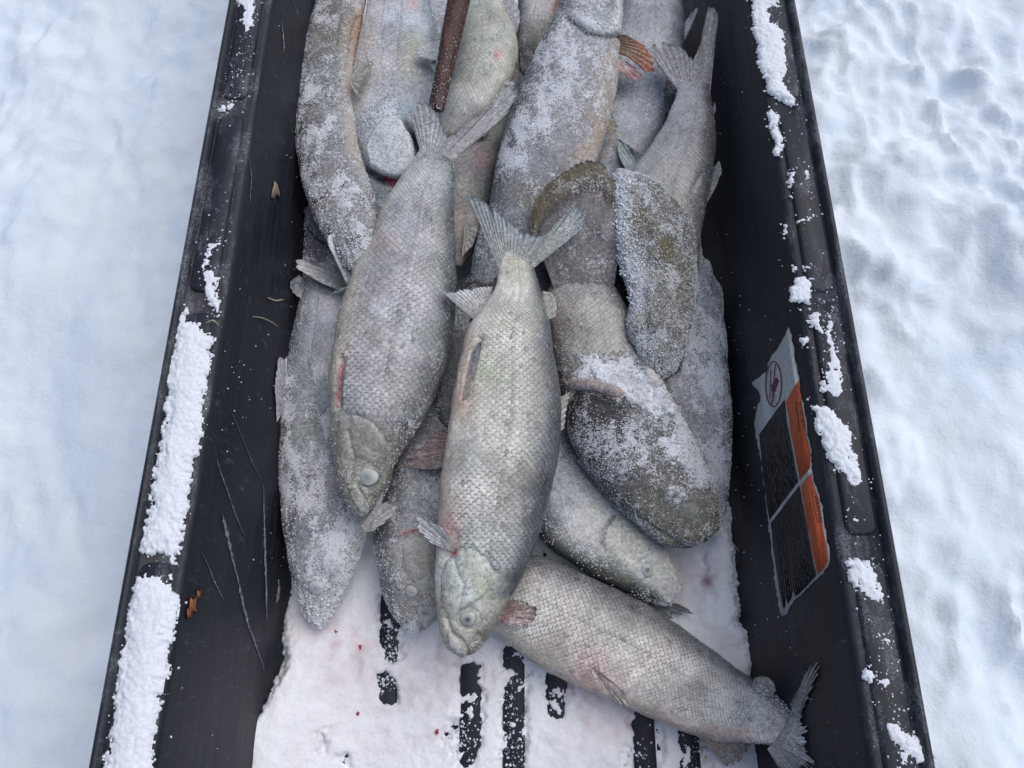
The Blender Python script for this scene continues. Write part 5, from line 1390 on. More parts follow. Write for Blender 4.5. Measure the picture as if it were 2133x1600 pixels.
# ---- O: dark broad-headed fish ----------------------------------------------------------
O_ = Fish('burbot', 'dark broad-headed fish with snow on its cheek, its brown fan tail raised above', [
    ((1405, 1152), (1494, 1126), 0.082, .75), ((1378, 1132), (1497, 1095), 0.085, .68), ((1335, 1100), (1495, 1040), 0.090, .60), ((1270, 1040), (1470, 975), 0.098, .54), ((1215, 970), (1440, 915), 0.106, .52), ((1184, 900), (1412, 865), 0.110, .52), ((1182, 840), (1385, 815), 0.112, .52),
    ((1168, 790), (1355, 770), 0.113, .52), ((1152, 730), (1328, 735), 0.115, .52), ((1142, 670), (1318, 670), 0.118, .53), ((1142, 610), (1286, 610), 0.122, .52), ((1162, 565), (1264, 570), 0.126, .42), ((1178, 515), (1258, 525), 0.131, .32), ((1185, 470), (1255, 470), 0.135, .2)],
    dict(belly=(0.32, 0.31, 0.30), flank=(0.31, 0.305, 0.30), back=(0.30, 0.29, 0.28), head=(0.19, 0.19, 0.18)), roll=0.0, frost=0.32, head=0.235, ns=380, nt=104, seed=12, mat=M_FROSTSKIN, expn=2.3,
    ops=[('groove', [(1186, 815), (1230, 812), (1280, 828), (1330, 815)], 5, 0.0022), ('ridge', [(1170, 800), (1230, 806), (1290, 824)], 9, 0.003), ('groove', [(1340, 1085), (1390, 1120), (1440, 1148)], 5, 0.002), ('groove', [(1472, 1150), (1470, 1090), (1462, 1030), (1450, 990)], 7, 0.0022), ('groove', [(1400, 870), (1370, 930), (1375, 990)], 9, 0.0012), ('ridge', [(1300, 960), (1370, 1010)], 22, 0.002), ('groove', [(1488, 1140), (1486, 1090)], 5, 0.001),
         ('rough', [(1150, 760), (1350, 750), (1440, 900), (1440, 980), (1330, 860), (1190, 830)], 0.006, 60), ('rough', [(1190, 820), (1420, 900), (1500, 1130), (1340, 1110)], 0.0012, 110), ('ridge', [(1385, 1020), (1420, 1030)], 16, 0.003),
         ('groove', [(1215, 955), (1260, 1030), (1320, 1095)], 7, 0.0012)],
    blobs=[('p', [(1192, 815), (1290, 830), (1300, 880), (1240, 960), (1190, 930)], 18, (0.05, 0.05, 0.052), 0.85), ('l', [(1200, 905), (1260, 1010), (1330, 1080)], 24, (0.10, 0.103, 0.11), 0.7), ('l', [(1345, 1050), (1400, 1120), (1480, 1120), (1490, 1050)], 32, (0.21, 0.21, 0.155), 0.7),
           ('c', 1250, 700, 60, (0.28, 0.28, 0.22), 0.5), ('l', [(1180, 640), (1160, 720), (1165, 790)], 22, (0.19, 0.16, 0.13), 0.5), ('l', [(1180, 800), (1240, 806)], 12, (0.45, 0.33, 0.28), 0.6), ('c', 1280, 640, 40, (0.20, 0.18, 0.18), 0.5),
           ('l', [(1240, 770), (1330, 790), (1400, 860), (1440, 930), (1460, 990)], 34, 0.85, 0.9), ('c', 1330, 900, 40, 0.3, 0.6), ('c', 1405, 1030, 16, 0.5, 0.9), ('l', [(1180, 560), (1220, 575), (1265, 560)], 34, (0.16, 0.145, 0.14), 0.85), ('l', [(1300, 960), (1400, 1060), (1440, 1120)], 90, 0.10, 1.0), ('l', [(1230, 900), (1300, 1000)], 60, 0.10, 1.0)])
O_.scales(lift=0.4, rows=46, cell0=0.0066, s0=0.40, s1=0.88, mask_out=[[(1130, 745), (1400, 720), (1400, 1200), (1130, 1200)]], contrast=0.75, k=0.36, belly=1.0)
O_.fin('tail_fin', [(1158, 612, .134), (1215, 606, .1400), (1278, 606, .134)], [(1104, 478, .150), (1108, 430, .156), (1135, 390, .162), (1165, 362, .168), (1205, 338, .173), (1240, 334, .175), (1260, 345, .175), (1268, 366, .174), (1286, 378, .172), (1293, 430, .166), (1292, 490, .156)],
       nr=34, rag=0.02, col=(0.17, 0.158, 0.158), tipcol=(0.115, 0.098, 0.062), label='rounded brown fan-shaped tail fin', seed=6, amp=0.00012, rc=0.015, frost=0.30, curve=0.08, thick=0.003, crease=0.74)
O_.fin('pectoral_fin', [(1265, 1040, .086), (1280, 1060, .086)], [(1200, 958, .096), (1206, 954, .098), (1214, 956, .099), (1300, 1070, .088)], nr=4, rag=0.03, col=(0.26, 0.25, 0.21), tipcol=(0.34, 0.34, 0.30), seed=7, amp=0.0003)
O_.fin('throat_fin', [(1160, 830, .118), (1176, 845, .118)], [(1168, 905, .112), (1176, 850, .122), (1192, 808, .130), (1180, 790, .130)], nr=5, rag=0.05, col=(0.30, 0.27, 0.24), seed=8)
O_.patch('snow_crust', [(1225, 745), (1275, 755), (1300, 775), (1335, 770), (1362, 785), (1372, 800), (1385, 830), (1412, 848), (1412, 868), (1385, 872), (1345, 850), (1300, 835), (1262, 800), (1225, 790)], 0.0016, 14, col=(0.72, 0.75, 0.79), frost=0.9, noise=34, nscale=60, mat=M_FROSTSKIN, kind='stuff', lump=0.0045)
O_.patch('snow_crust', [(1368, 918), (1385, 910), (1420, 930), (1440, 955), (1450, 985), (1432, 990), (1412, 970), (1392, 955)], 0.0014, 12, col=(0.72, 0.75, 0.79), frost=0.9, noise=26, nscale=70, mat=M_FROSTSKIN, kind='stuff', lump=0.004)
O_.eye(1405, 1030, 6, cols=((0.20, 0.20, 0.20), (0.24, 0.24, 0.23), (0.22, 0.22, 0.21), (0.17, 0.17, 0.16)))
O_.patch('snow_crust', [(1382, 1020), (1402, 1010), (1424, 1018), (1430, 1034), (1410, 1050), (1386, 1042)], 0.0004, 8, col=(0.34, 0.35, 0.35), frost=0.7, noise=26, nscale=110, mat=M_FROSTSKIN, kind='stuff', lump=0.0016)
O_.patch('snow_crust', [(1335, 775), (1352, 770), (1372, 785), (1380, 805), (1366, 812), (1350, 795)], 0.004, 7, col=(0.66, 0.64, 0.63), frost=0.5, noise=8, mat=M_FROSTSKIN, kind='stuff', lump=0.003)
O_.patch('snow_crust', [(1360, 812), (1380, 808), (1388, 822), (1378, 836), (1360, 830)], 0.005, 7, col=(0.72, 0.75, 0.79), frost=0.8, noise=8, mat=M_FROSTSKIN, kind='stuff', lump=0.003)
O_.patch('snow_crust', [(1372, 842), (1396, 838), (1412, 852), (1404, 870), (1380, 866)], 0.006, 8, col=(0.72, 0.76, 0.80), frost=0.8, noise=8, mat=M_FROSTSKIN, kind='stuff', lump=0.003)
O_.patch('snow_crust', [(1226, 760), (1250, 750), (1262, 772), (1270, 800), (1246, 806), (1230, 784)], 0.003, 8, col=(0.70, 0.76, 0.80), frost=0.8, noise=14, mat=M_FROSTSKIN, kind='stuff', lump=0.004)
O_.patch('gill_cover', [(1184, 800), (1192, 786), (1240, 790), (1300, 812), (1306, 826), (1280, 832), (1236, 815), (1200, 812), (1190, 830), (1180, 850), (1176, 830)], 0.004, 7, col=(0.42, 0.36, 0.33), frost=0.3, noise=4, lump=0.001, label='pinkish gill cover edge')
O_.crystals(13000, 0.00042, seed=2, thr=0.05)
O_.crystals(2600, 0.0008, poly=[(1225, 740), (1360, 770), (1440, 880), (1475, 1010), (1420, 990), (1330, 860), (1230, 800)], seed=6, thr=0.5, out=0.001)

# ---- M: rime-covered brown tail end -------------------------------------------------------
M_ = Fish('burbot', 'narrow brown fish body thickly covered in spiky rime, right of the fan tail', [
    ((1372, 785), (1400, 775), 0.126, .6), ((1338, 745), (1412, 740), 0.130, .55), ((1320, 690), (1428, 690), (.141, .116), .46), ((1318, 630), (1440, 625), (.147, .112), .42), ((1306, 570), (1446, 565), (.156, .114), .38), ((1293, 510), (1446, 500), (.162, .120), .34), ((1287, 450), (1430, 440), (.166, .126), .30),
    ((1286, 400), (1395, 398), (.168, .134), .26), ((1287, 372), (1345, 378), (.168, .158), .25), ((1288, 358), (1312, 362), (.170, .165), .2)],
    dict(belly=(0.34, 0.32, 0.31), flank=(0.21, 0.20, 0.175), back=(0.32, 0.32, 0.325), head=(0.2, 0.19, 0.17)), roll=0.0, frost=0.34, ns=300, nt=92, seed=13, mat=M_FROSTSKIN,
    ops=[('rough', [(1270, 330), (1450, 330), (1450, 800), (1270, 800)], 0.0034, 95), ('rough', [(1265, 330), (1455, 330), (1455, 800), (1265, 800)], 0.006, 30), ('groove', [(1330, 400), (1345, 500), (1338, 620), (1350, 720)], 9, 0.003)],
    blobs=[('l', [(1295, 380), (1300, 480), (1315, 560), (1320, 620)], 16, (0.42, 0.39, 0.37), 0.7), ('l', [(1295, 380), (1300, 480), (1315, 560), (1322, 620)], 18, 0.6, 0.9), ('c', 1385, 520, 26, (0.15, 0.125, 0.05), 0.6), ('c', 1335, 450, 30, (0.13, 0.125, 0.06), 0.5), ('c', 1395, 570, 24, 0.6, 0.9), ('c', 1375, 700, 24, 0.5, 0.8), ('c', 1330, 690, 24, 0.3, 0.8)])
M_.crystals(14000, 0.0005, seed=2, thr=0.08, out=0.0006)
M_.crystals(1700, 0.0011, poly=[(1280, 370), (1315, 380), (1330, 520), (1335, 640), (1300, 640), (1280, 500)], seed=3, thr=0.9, out=0.0025)
M_.crystals(500, 0.0009, poly=[(1330, 400), (1440, 420), (1440, 650), (1330, 650)], seed=4, thr=0.5, out=0.001)

# ---- Q: long frosted fish low on the left ---------------------------------------------------
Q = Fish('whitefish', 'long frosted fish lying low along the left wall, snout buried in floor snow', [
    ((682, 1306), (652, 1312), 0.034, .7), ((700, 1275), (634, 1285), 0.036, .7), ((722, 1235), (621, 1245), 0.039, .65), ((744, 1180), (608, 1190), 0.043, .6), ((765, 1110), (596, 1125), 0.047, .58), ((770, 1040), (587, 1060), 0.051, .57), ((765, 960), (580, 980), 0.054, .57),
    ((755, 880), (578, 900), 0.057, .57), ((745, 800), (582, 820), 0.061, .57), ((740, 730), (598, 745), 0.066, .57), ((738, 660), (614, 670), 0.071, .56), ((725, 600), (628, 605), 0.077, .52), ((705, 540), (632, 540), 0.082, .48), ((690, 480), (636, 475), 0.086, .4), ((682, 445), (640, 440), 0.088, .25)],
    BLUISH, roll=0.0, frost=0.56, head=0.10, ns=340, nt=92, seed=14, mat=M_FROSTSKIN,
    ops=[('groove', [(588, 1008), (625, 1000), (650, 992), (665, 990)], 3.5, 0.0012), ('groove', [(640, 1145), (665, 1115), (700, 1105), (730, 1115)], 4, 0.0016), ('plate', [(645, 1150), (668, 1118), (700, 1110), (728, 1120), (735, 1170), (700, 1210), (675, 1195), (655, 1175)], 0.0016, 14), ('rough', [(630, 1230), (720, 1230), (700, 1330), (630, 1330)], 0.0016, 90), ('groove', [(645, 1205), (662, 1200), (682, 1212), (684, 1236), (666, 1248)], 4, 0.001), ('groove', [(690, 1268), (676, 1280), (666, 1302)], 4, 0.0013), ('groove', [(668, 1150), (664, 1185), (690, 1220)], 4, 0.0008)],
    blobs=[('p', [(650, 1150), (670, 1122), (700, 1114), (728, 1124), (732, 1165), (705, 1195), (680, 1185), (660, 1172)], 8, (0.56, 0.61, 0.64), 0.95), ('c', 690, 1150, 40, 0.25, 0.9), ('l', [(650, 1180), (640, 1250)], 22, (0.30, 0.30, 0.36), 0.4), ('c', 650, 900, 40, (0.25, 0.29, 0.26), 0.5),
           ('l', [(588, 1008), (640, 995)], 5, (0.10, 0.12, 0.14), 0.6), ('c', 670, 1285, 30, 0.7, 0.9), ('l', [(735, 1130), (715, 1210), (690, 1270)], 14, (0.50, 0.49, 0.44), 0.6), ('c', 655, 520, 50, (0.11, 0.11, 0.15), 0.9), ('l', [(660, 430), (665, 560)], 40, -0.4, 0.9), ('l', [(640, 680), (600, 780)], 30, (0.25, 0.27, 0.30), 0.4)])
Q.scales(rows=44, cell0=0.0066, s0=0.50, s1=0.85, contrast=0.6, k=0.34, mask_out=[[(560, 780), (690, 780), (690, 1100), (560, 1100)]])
Q.eye(660, 1225, 16, cols=((0.30, 0.29, 0.34), (0.42, 0.42, 0.46), (0.50, 0.50, 0.54), (0.36, 0.36, 0.40)))
Q.fin('dorsal_fin', [(588, 860, .062), (596, 800, .068)], [(576, 880, .064), (572, 810, .072), (576, 758, .082), (586, 736, .086), (598, 738, .086)], nr=10, rag=0.12, col=(0.46, 0.47, 0.50), tipcol=(0.60, 0.62, 0.64), seed=3)
Q.fin('pelvic_fin', [(728, 600, .096), (716, 565, .098)], [(700, 604, .108), (650, 580, .112), (608, 542, .116), (618, 536, .117), (655, 545, .116), (680, 545, .114), (700, 530, .112)], nr=11, rag=0.08, col=(0.28, 0.28, 0.30), tipcol=(0.46, 0.46, 0.46), seed=4)
Q.fin('adipose_fin', [(638, 605, .086), (632, 580, .088)], [(626, 625, .086), (606, 610, .088), (604, 588, .090), (622, 572, .092)], nr=6, rag=0.12, col=(0.26, 0.27, 0.29), tipcol=(0.36, 0.37, 0.39), seed=5)
Q.crystals(8000, 0.00055, seed=4)
Q.crystals(500, 0.0012, poly=[(635, 1250), (710, 1240), (690, 1315), (640, 1320)], seed=5, thr=0.6)

# ---- R: fish between Q and A -----------------------------------------------------------------
R_ = Fish('whitefish', 'grey speckled fish head-down, sandwiched low between the left wall fish and the uppermost one', [
    ((870, 1322), (848, 1318), 0.050, .62), ((905, 1295), (822, 1290), 0.051, .60), ((925, 1250), (800, 1245), 0.052, .58), ((935, 1190), (786, 1190), 0.053, .58), ((940, 1120), (778, 1130), 0.055, .58), ((950, 1050), (800, 1060), 0.057, .57), ((965, 980), (820, 980), 0.059, .56), ((985, 900), (850, 900), 0.062, .55), ((1000, 820), (880, 820), 0.065, .5), ((1010, 760), (910, 760), 0.068, .4)],
    dict(belly=(0.45, 0.43, 0.40), flank=(0.33, 0.33, 0.345), back=(0.17, 0.175, 0.19), head=(0.36, 0.36, 0.345)), roll=-0.1, frost=0.34, head=0.10, ns=320, nt=92, seed=15,
    ops=[('groove', [(800, 1145), (830, 1120), (860, 1108), (890, 1112)], 4, 0.0014), ('plate', [(830, 1130), (865, 1115), (905, 1120), (905, 1200), (860, 1215), (835, 1180)], 0.0014, 16), ('groove', [(880, 1318), (880, 1296), (882, 1280)], 3, 0.0016), ('groove', [(825, 1255), (835, 1300)], 4, 0.001), ('groove', [(838, 1222), (856, 1212), (876, 1226), (874, 1248), (856, 1254)], 4, 0.001), ('groove', [(862, 1268), (870, 1290), (878, 1316)], 4, 0.0014), ('groove', [(862, 1130), (868, 1170), (880, 1210)], 4, 0.0009)],
    blobs=[('l', [(838, 1112), (860, 1106), (875, 1110)], 7, (0.36, 0.14, 0.12), 0.6), ('l', [(795, 1130), (800, 1190), (820, 1230)], 22, (0.15, 0.155, 0.17), 0.6), ('c', 880, 1160, 34, (0.42, 0.42, 0.36), 0.6), ('l', [(775, 1140), (782, 1180), (792, 1200)], 5, (0.55, 0.56, 0.58), 0.7), ('c', 850, 1260, 26, (0.22, 0.22, 0.23), 0.5), ('c', 862, 1305, 16, 0.6, 0.9), ('c', 880, 960, 50, (0.33, 0.33, 0.39), 0.5)])
R_.patch('gill_cover', [(838, 1135), (865, 1116), (905, 1118), (912, 1180), (890, 1205), (860, 1212), (838, 1185)], 0.0013, 10, colmul=1.05, frost=0.3)
R_.patch('jaw', [(868, 1300), (884, 1282), (898, 1290), (892, 1310), (878, 1322)], 0.0014, 6, colmul=1.15, frost=0.4)
R_.eye(857, 1232, 13, cols=((0.34, 0.35, 0.35), (0.44, 0.46, 0.46), (0.52, 0.54, 0.53), (0.28, 0.28, 0.27)))
R_.fin('pectoral_fin', [(940, 960, .100), (938, 905, .102)], [(905, 982, .098), (842, 968, .096), (838, 952, .098), (870, 935, .102), (895, 905, .106), (920, 892, .108)], nr=12, rag=0.14, col=(0.27, 0.20, 0.19), tipcol=(0.22, 0.17, 0.16), label='reddish-brown frayed fin', seed=4, split=((0.4, 0.4), (0.65, 0.3)))
R_.crystals(3600, 0.00055, seed=4)

# ---- U: grey flank in the gap -----------------------------------------------------------------
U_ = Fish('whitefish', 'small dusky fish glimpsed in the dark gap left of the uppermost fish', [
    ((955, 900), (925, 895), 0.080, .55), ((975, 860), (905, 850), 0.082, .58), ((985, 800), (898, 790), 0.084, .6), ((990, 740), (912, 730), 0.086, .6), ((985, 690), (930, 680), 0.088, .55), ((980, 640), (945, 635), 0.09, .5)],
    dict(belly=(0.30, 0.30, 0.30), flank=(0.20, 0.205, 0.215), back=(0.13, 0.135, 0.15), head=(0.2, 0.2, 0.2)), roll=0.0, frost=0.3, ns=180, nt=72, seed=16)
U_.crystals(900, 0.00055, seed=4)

# ---- S: silver fish under the dark head ---------------------------------------------------------
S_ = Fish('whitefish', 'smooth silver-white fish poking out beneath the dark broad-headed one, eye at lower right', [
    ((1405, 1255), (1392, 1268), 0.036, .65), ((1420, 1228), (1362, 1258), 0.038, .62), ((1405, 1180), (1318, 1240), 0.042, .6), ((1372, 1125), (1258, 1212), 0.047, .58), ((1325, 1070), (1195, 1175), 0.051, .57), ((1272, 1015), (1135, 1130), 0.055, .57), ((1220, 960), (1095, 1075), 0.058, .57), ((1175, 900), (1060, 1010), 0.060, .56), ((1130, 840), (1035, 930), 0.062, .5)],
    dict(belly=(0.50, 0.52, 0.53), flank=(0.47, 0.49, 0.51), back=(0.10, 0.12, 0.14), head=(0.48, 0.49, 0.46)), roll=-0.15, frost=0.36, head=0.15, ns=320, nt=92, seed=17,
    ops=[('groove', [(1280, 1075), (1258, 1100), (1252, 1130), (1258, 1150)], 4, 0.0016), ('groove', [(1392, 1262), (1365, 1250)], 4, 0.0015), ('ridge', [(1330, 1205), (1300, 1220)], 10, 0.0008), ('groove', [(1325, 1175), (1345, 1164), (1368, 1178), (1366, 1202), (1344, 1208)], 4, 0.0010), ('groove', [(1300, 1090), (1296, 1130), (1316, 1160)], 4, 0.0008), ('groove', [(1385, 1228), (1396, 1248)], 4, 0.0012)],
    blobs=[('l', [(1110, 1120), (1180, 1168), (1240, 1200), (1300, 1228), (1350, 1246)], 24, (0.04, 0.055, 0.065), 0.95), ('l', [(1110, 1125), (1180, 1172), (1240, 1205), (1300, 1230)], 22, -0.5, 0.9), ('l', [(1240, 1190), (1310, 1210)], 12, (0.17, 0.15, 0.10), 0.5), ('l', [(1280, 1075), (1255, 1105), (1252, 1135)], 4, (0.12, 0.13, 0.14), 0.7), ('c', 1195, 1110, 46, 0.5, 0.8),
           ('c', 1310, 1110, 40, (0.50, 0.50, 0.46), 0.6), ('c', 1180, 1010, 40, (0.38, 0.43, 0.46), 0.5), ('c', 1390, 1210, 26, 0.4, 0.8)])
S_.eye(1347, 1186, 14, cols=((0.16, 0.18, 0.19), (0.46, 0.48, 0.48), (0.56, 0.58, 0.57), (0.38, 0.39, 0.37)))
S_.patch('gill_cover', [(1284, 1075), (1325, 1085), (1352, 1130), (1345, 1165), (1310, 1185), (1275, 1170), (1256, 1135), (1262, 1100)], 0.0013, 12, colmul=1.05, frost=0.12)
S_.fin('pectoral_fin', [(1300, 1222, .030), (1345, 1245, .028)], [(1340, 1300, .018), (1395, 1292, .020), (1448, 1276, .022), (1440, 1268, .024), (1395, 1256, .028)], nr=10, rag=0.14, col=(0.12, 0.13, 0.14), tipcol=(0.20, 0.22, 0.24), label='dark frosted pectoral fin', seed=4)
S_.crystals(4200, 0.00055, seed=4)

# ---- T: whitefish lying across the lower right ---------------------------------------------------
T_ = Fish('whitefish', 'plump scaly whitefish lying diagonally across the lower right, ragged tail on the wall', [
    ((985, 1262), (1035, 1195), 0.042, .6), ((1003, 1285), (1070, 1175), 0.043, .58), ((1028, 1318), (1112, 1160), 0.044, .56), ((1070, 1352), (1170, 1178), 0.045, .55), ((1120, 1388), (1225, 1200), 0.046, .55), ((1180, 1420), (1285, 1228), 0.046, .55), ((1245, 1448), (1350, 1262), 0.046, .55), ((1305, 1472), (1410, 1300), 0.046, .55),
    ((1370, 1500), (1470, 1345), 0.046, .55), ((1430, 1524), (1530, 1392), 0.052, .55), ((1490, 1540), (1580, 1425), 0.064, .53), ((1550, 1546), (1616, 1450), 0.083, .48), ((1590, 1550), (1640, 1470), 0.100, .40), ((1618, 1555), (1655, 1490), 0.115, .25)],
    dict(belly=(0.62, 0.57, 0.54), flank=(0.44, 0.43, 0.42), back=(0.19, 0.195, 0.21), head=(0.4, 0.38, 0.36)), roll=-0.12, frost=0.14, ns=380, nt=104, seed=18,
    ops=[('groove', [(1238, 1395), (1258, 1430), (1290, 1462)], 6, 0.0012)],
    blobs=[('l', [(1050, 1330), (1110, 1370), (1180, 1405)], 30, (0.52, 0.50, 0.46), 0.7), ('c', 1225, 1395, 45, (0.50, 0.36, 0.34), 0.5), ('c', 1150, 1345, 24, (0.47, 0.38, 0.34), 0.4), ('c', 1144, 1364, 10, 0.6, 0.9), ('c', 1130, 1330, 9, 0.6, 0.9),
           ('c', 1270, 1315, 12, 0.5, 0.9), ('l', [(1480, 1520), (1550, 1528)], 14, (0.44, 0.30, 0.27), 0.5), ('l', [(1570, 1480), (1640, 1530)], 40, 0.35, 0.8), ('l', [(1100, 1165), (1200, 1200), (1300, 1250)], 16, (0.20, 0.21, 0.23), 0.4)])
T_.scales(rows=50, cell0=0.0062, s0=0.05, s1=0.90, contrast=1.0, belly=0.04)
T_.fin('tail_fin', [(1598, 1560, .112), (1632, 1520, .119), (1650, 1478, .118)], [(1650, 1640, .105), (1690, 1608, .135), (1706, 1596, .150), (1700, 1560, .150), (1696, 1520, .150), (1680, 1492, .142), (1690, 1450, .152), (1704, 1405, .170), (1716, 1362, .185), (1718, 1350, .187), (1708, 1354, .182), (1668, 1425, .145), (1645, 1462, .128)],
       nr=40, rag=0.30, col=(0.37, 0.37, 0.355), tipcol=(0.30, 0.30, 0.29), label='ragged frosted tail fin with frayed edge', seed=6, amp=0.0007)
T_.fin('pectoral_fin', [(1030, 1262, .076), (1042, 1292, .078)], [(1070, 1248, .090), (1112, 1256, .094), (1126, 1272, .092), (1118, 1296, .088), (1078, 1306, .084)], nr=10, rag=0.09, col=(0.47, 0.31, 0.29), tipcol=(0.30, 0.24, 0.22), label='pink pectoral fin', seed=3, curve=0.12)
T_.fin('pelvic_fin', [(1232, 1392, .072), (1252, 1400, .076)], [(1292, 1476, .054), (1302, 1478, .057), (1312, 1464, .062), (1300, 1440, .070)], nr=6, rag=0.08, col=(0.44, 0.34, 0.32), tipcol=(0.46, 0.42, 0.39), label='narrow pink pelvic fin', seed=4)
T_.fin('adipose_fin', [(1566, 1434, .080), (1604, 1452, .092)], [(1572, 1412, .092), (1592, 1408, .100), (1610, 1420, .104), (1616, 1440, .104)], nr=5, rag=0.04, col=(0.34, 0.32, 0.28), seed=5, amp=0.0003)
T_.fin('anal_fin', [(1448, 1528, .050), (1560, 1545, .058)], [(1520, 1600, .018), (1545, 1585, .022), (1562, 1560, .040), (1568, 1536, .052)], nr=9, rag=0.12, col=(0.45, 0.35, 0.31), tipcol=(0.50, 0.46, 0.42), label='pink frayed anal fin', seed=8, split=((0.4, 0.5),))
T_.crystals(1600, 0.0005, seed=4)
T_.crystals(1500, 0.0006, poly=[(1560, 1440), (1660, 1460), (1660, 1560), (1560, 1560)], seed=5, thr=0.5)

# ---- V: shadowy fish under the handle -----------------------------------------------------------
V_ = Fish('whitefish', 'blue-grey fish lying deep under the wooden handle at the top edge', [
    ((905, 330), (945, 330), 0.070, .5), ((890, 250), (975, 250), 0.076, .56), ((880, 170), (985, 170), 0.084, .56), ((872, 90), (990, 90), 0.090, .56), ((870, 10), (995, 10), 0.094, .56), ((875, -80), (990, -80), 0.096, .54)],
    BLUISH, roll=0.0, frost=0.35, ns=180, nt=72, seed=19)
V_.crystals(900, 0.0005, seed=4)

# ---- W: brown-grey fish deep in the middle ---------------------------------------------------------
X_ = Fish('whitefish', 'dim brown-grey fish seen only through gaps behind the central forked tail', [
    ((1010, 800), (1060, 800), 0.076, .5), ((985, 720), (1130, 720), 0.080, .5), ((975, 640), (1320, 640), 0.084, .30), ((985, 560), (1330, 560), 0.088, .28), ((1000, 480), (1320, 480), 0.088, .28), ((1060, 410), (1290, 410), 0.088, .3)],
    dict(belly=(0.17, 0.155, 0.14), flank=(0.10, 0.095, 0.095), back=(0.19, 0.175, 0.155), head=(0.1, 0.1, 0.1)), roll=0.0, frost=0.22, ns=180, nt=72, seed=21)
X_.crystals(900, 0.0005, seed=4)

# ------------------------------------------------------------------ wooden handle
def build_handle():
    m, nt, b = new_mat('weathered_wood')
    co = coords(nt)
    n1 = noise_node(nt, co, 60, 5, 0.65, (1, 0.18, 1))
    n2 = noise_node(nt, co, 260, 4, 0.7)
    n3 = noise_node(nt, co, 38, 4, 0.6)
    c = ramp(nt, n1, [(0.3, (0.025, 0.012, 0.009)), (0.5, (0.075, 0.030, 0.020)), (0.78, (0.20, 0.095, 0.062))])
    k = mathn(nt, 'MULTIPLY', mathn(nt, 'SUBTRACT', mathn(nt, 'ADD', mathn(nt, 'MULTIPLY', n2, 0.6), mathn(nt, 'MULTIPLY', n3, 0.4)), 0.56), 11, clamp=True)
    c = mixc(nt, mathn(nt, 'MULTIPLY', k, 0.6), c, (0.40, 0.32, 0.29))
    d = mathn(nt, 'MULTIPLY', mathn(nt, 'SUBTRACT', n3, 0.55), 6, clamp=True)
    c = mixc(nt, mathn(nt, 'MULTIPLY', d, 0.75), c, (0.02, 0.014, 0.012))
    nt.links.new(c, b.inputs['Base Color']); b.inputs['Roughness'].default_value = 0.55
    bump(nt, b, mathn(nt, 'ADD', n1, n2), 0.8, 0.0012)
    a = P(908, 232, 0.158); e = P(968, -60, 0.215)
    root = empty('wooden_handle', (a[0], a[1], a[2] - 0.01), 'reddish-brown wooden tool handle poking down among the fish from the top edge', 'handle')
    ax = e - a; L = np.linalg.norm(ax); ax /= L
    s = np.cross(ax, [0, 0, 1]); s /= np.linalg.norm(s); u = np.cross(s, ax)
    nz, nth = 120, 28
    t = np.linspace(0, 1, nz)
    rad = 0.0108 + 0.0038 * smooth(0, 0.9, t)
    rad = rad * np.sqrt(np.clip(1 - (1 - np.clip(t / 0.03, 0, 1)) ** 2, 0.02, 1))
    th = np.linspace(0, 2 * np.pi, nth, endpoint=False)
    G = a + ax * (t * L)[:, None, None] + rad[:, None, None] * (np.cos(th)[None, :, None] * s + np.sin(th)[None, :, None] * u)
    G = G + 0.0018 * fbm(G * 70, 4, 5)[..., None] * u
    F = grid_faces(nz, nth, wrap=True)
    V = np.vstack([G.reshape(-1, 3), a[None]])
    T = np.array([[nz * nth, (j + 1) % nth, j] for j in range(nth)])
    f = F[(nz // 2) * nth + nth // 4]
    nn = np.cross(V[f[1]] - V[f[0]], V[f[2]] - V[f[0]])
    if nn @ (V[f[0]] - (a + ax * L / 2)) < 0: F = F[:, ::-1]; T = T[:, ::-1]
    mesh_obj('shaft', V, [F, T], m, root)
    pts = a + ax * (RNG.random((420, 1)) ** 1.5 * L * 0.75)
    tt = RNG.random(420) * np.pi
    rr = 0.0108 + 0.0038 * ((pts - a) @ ax / L)
    pts = pts + (rr[:, None]) * (np.cos(tt)[:, None] * s + np.sin(tt)[:, None] * u)
    grains('frost', pts, 0.0005, M_FROST, root, seed=3)
build_handle()

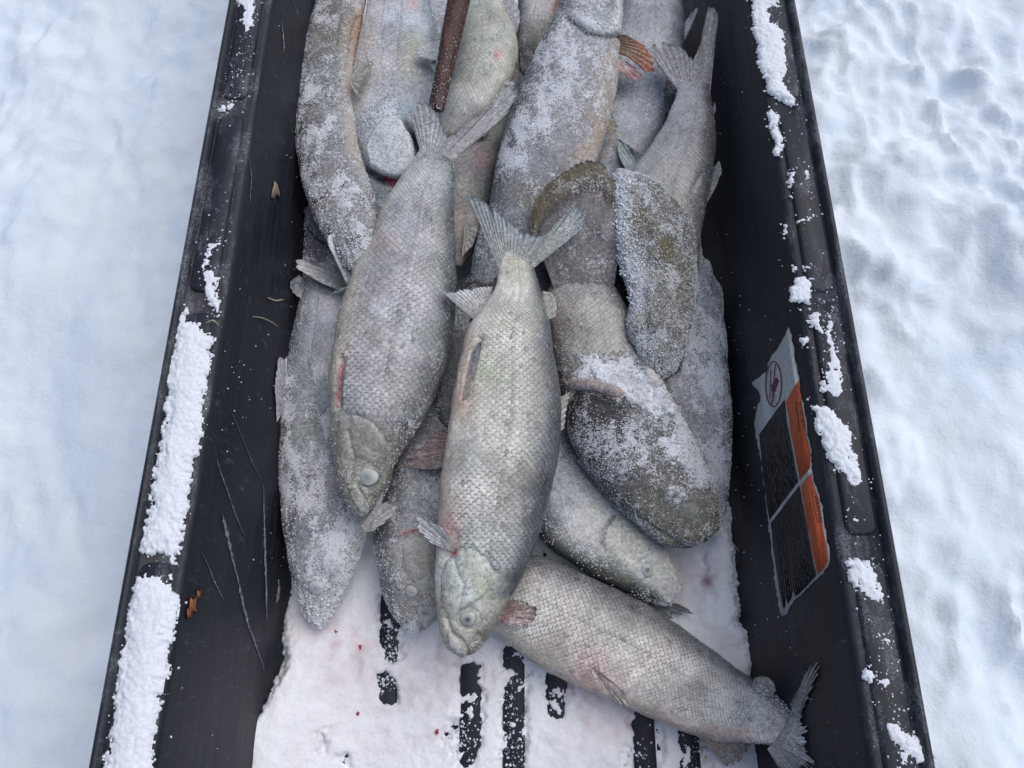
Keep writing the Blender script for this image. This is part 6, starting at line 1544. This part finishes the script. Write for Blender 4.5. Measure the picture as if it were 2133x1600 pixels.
# ------------------------------------------------------------------ small litter
M_STRAW = simple_mat('dry_straw', (0.42, 0.36, 0.27), 0.7, 0.3, 500, 0.3)
M_RUST = simple_mat('rusty_debris', (0.26, 0.10, 0.045), 0.8, 0.2, 400, 0.4)
M_LEAF = simple_mat('brown_leaf_bit', (0.26, 0.20, 0.165), 0.8, 0.2, 500, 0.35)
M_HAIR = simple_mat('pale_fibre', (0.45, 0.46, 0.48), 0.6, 0.3, 500, 0.2)
M_BLOOD = simple_mat('frozen_blood', (0.40, 0.09, 0.10), 0.4, 0.5, 400, 0.3)
M_GRIT = simple_mat('dark_grit', (0.06, 0.06, 0.07), 0.7, 0.3, 400, 0.3)
def fibre(name, pts, rad, mat, label, cat):
    pts = np.array(pts)
    u = np.concatenate([[0], np.cumsum(np.linalg.norm(np.diff(pts, axis=0), axis=1))])
    x = np.linspace(0, u[-1], 24)
    c = hermite(u, pts, x)
    T = np.gradient(c, axis=0); T /= np.linalg.norm(T, axis=1)[:, None]
    s = np.cross(T, [0.1, 0.2, 1]); s /= np.linalg.norm(s, axis=1)[:, None]
    b = np.cross(T, s)
    th = np.linspace(0, 2 * np.pi, 6, endpoint=False)
    rr = rad * (1 - 0.55 * np.abs(np.linspace(-1, 1, 24)) ** 3)
    G = c[:, None] + rr[:, None, None] * (np.cos(th)[None, :, None] * s[:, None] + np.sin(th)[None, :, None] * b[:, None])
    o = mesh_obj(name, G, grid_faces(24, 6, wrap=True), mat, origin=c[0])
    return tag(o, label, cat)
W_ = lambda x, y, o=0.001: wall_pt(x, y, -1, o)
fibre('straw', [W_(526, 660), W_(540, 661, .003), W_(560, 668, .004), W_(580, 681)], 0.0007, M_STRAW, 'thin curved straw stuck to the middle of the left wall', 'straw')
fibre('straw', [W_(590, 624), W_(572, 626, .003), W_(557, 620, .004)], 0.0012, M_STRAW, 'short pale stub of straw above the curved one on the left wall', 'straw')
fibre('straw', [P(430, 672, .258), P(445, 668, .262), P(456, 677, .258)], 0.0008, M_STRAW, 'bit of straw sticking out of the snow streak on the left rim', 'straw')
q = lambda x, y, z: P(x, y, z)
fibre('fibre', [q(1502, 1118, .030), q(1518, 1124, .036), q(1530, 1136, .034), q(1540, 1149, .03)], 0.0004, M_HAIR, 'fine pale fibre curling beside the dark broad head', 'fibre')
fibre('fishing_line', [P(738, 597, .172), P(760, 598, .176), P(790, 599, .181)], 0.0003, M_HAIR, 'short bit of greenish line lying across the large-scaled fish', 'line')
def flake(name, side, cx, cy, outline, mat, label, cat, thick=0.0012):
    pts = [(cx + a, cy + b) for a, b in outline]
    top = [wall_pt(x, y, side, thick + 0.001) for x, y in pts]; bot = [wall_pt(x, y, side, 0.0002) for x, y in pts]
    ctr = wall_pt(cx, cy, side, thick + 0.002)
    n = len(pts)
    V = np.array(top + bot + [ctr])
    F = np.array([[k, (k + 1) % n, n + (k + 1) % n, n + k] for k in range(n)])
    T = np.array([[2 * n, (k + 1) % n, k] for k in range(n)])
    return tag(mesh_obj(name, V, [F, T], mat, origin=ctr, smoothf=False), label, cat)
flake('leaf_fragment', -1, 574, 394, [(-3, -18), (4, -10), (9, 8), (8, 18), (3, 10), (-2, 20), (-9, 17), (-7, 2), (-4, -6)], M_LEAF, 'brownish leaf fragment on the upper left wall', 'leaf')
for k, (cx, cy, sc) in enumerate(((402, 1262, 1.0), (394, 1278, 0.6), (414, 1238, 0.5))):
    flake('debris', -1, cx, cy, [(-6 * sc, -18 * sc), (2 * sc, -12 * sc), (8 * sc, -20 * sc), (6 * sc, 2 * sc), (9 * sc, 14 * sc), (0, 10 * sc), (-5 * sc, 20 * sc), (-8 * sc, 4 * sc)], M_RUST,
          ['largest rust-coloured crumb of debris below the left rim snow', 'small rust-coloured crumb under the largest one on the left wall', 'tiny rust-coloured crumb just above the largest one on the left wall'][k], 'debris')
def drop(cx, cy, r, z, mat, name, label, cat, seed):
    rr = np.random.default_rng(seed)
    c = P(cx, cy, z); m = 12
    R = r * 0.75 / FPX
    th = np.linspace(0, 2 * np.pi, m, endpoint=False)
    rad = R * (0.6 + 0.8 * rr.random(m))
    V = []
    for f, h in ((1.0, -0.004), (0.9, 0.0002), (0.5, 0.0005)):
        V.append(np.stack([c[0] + f * rad * np.cos(th), c[1] + f * 1.3 * rad * np.sin(th), np.full(m, c[2] + h)], -1))
    V = np.concatenate(V + [np.array([[c[0], c[1], c[2] + 0.001]])])
    F = grid_faces(3, m, wrap=True); T = np.array([[2 * m + q, 2 * m + (q + 1) % m, 3 * m] for q in range(m)])
    return tag(mesh_obj(name, V, [F[:, ::-1] if False else F, T], mat, origin=c), label, cat)
for k, (x, y, r, mt, nm, lb, ct_) in enumerate([
    (700, 1317, 5, M_BLOOD, 'blood_drop', 'bright red blood drop on floor snow below the left fish snout', 'blood'),
    (745, 1487, 4, M_BLOOD, 'blood_drop', 'small dark-red blood drop in the open snow at lower left', 'blood'),
    (750, 1348, 5, M_BLOOD, 'blood_drop', 'dull red smear right of the grey grit on the floor snow', 'blood'),
    (910, 1525, 5, M_BLOOD, 'blood_drop', 'red speck on the snow left of the bare floor rib', 'blood'),
    (1524, 1335, 6, M_BLOOD, 'blood_drop', 'reddish spot on the snow above the diagonal fish', 'blood'),
    (716, 1351, 8, M_GRIT, 'grit', 'grey bit of grit on the floor snow between the two snouts', 'grit'),
    (614, 1344, 2.5, M_BLOOD, 'blood_drop', 'tiny red fleck near the left edge of the floor snow', 'blood')]):
    drop(x, y, r, 0.0150, mt, nm, lb, ct_, k)
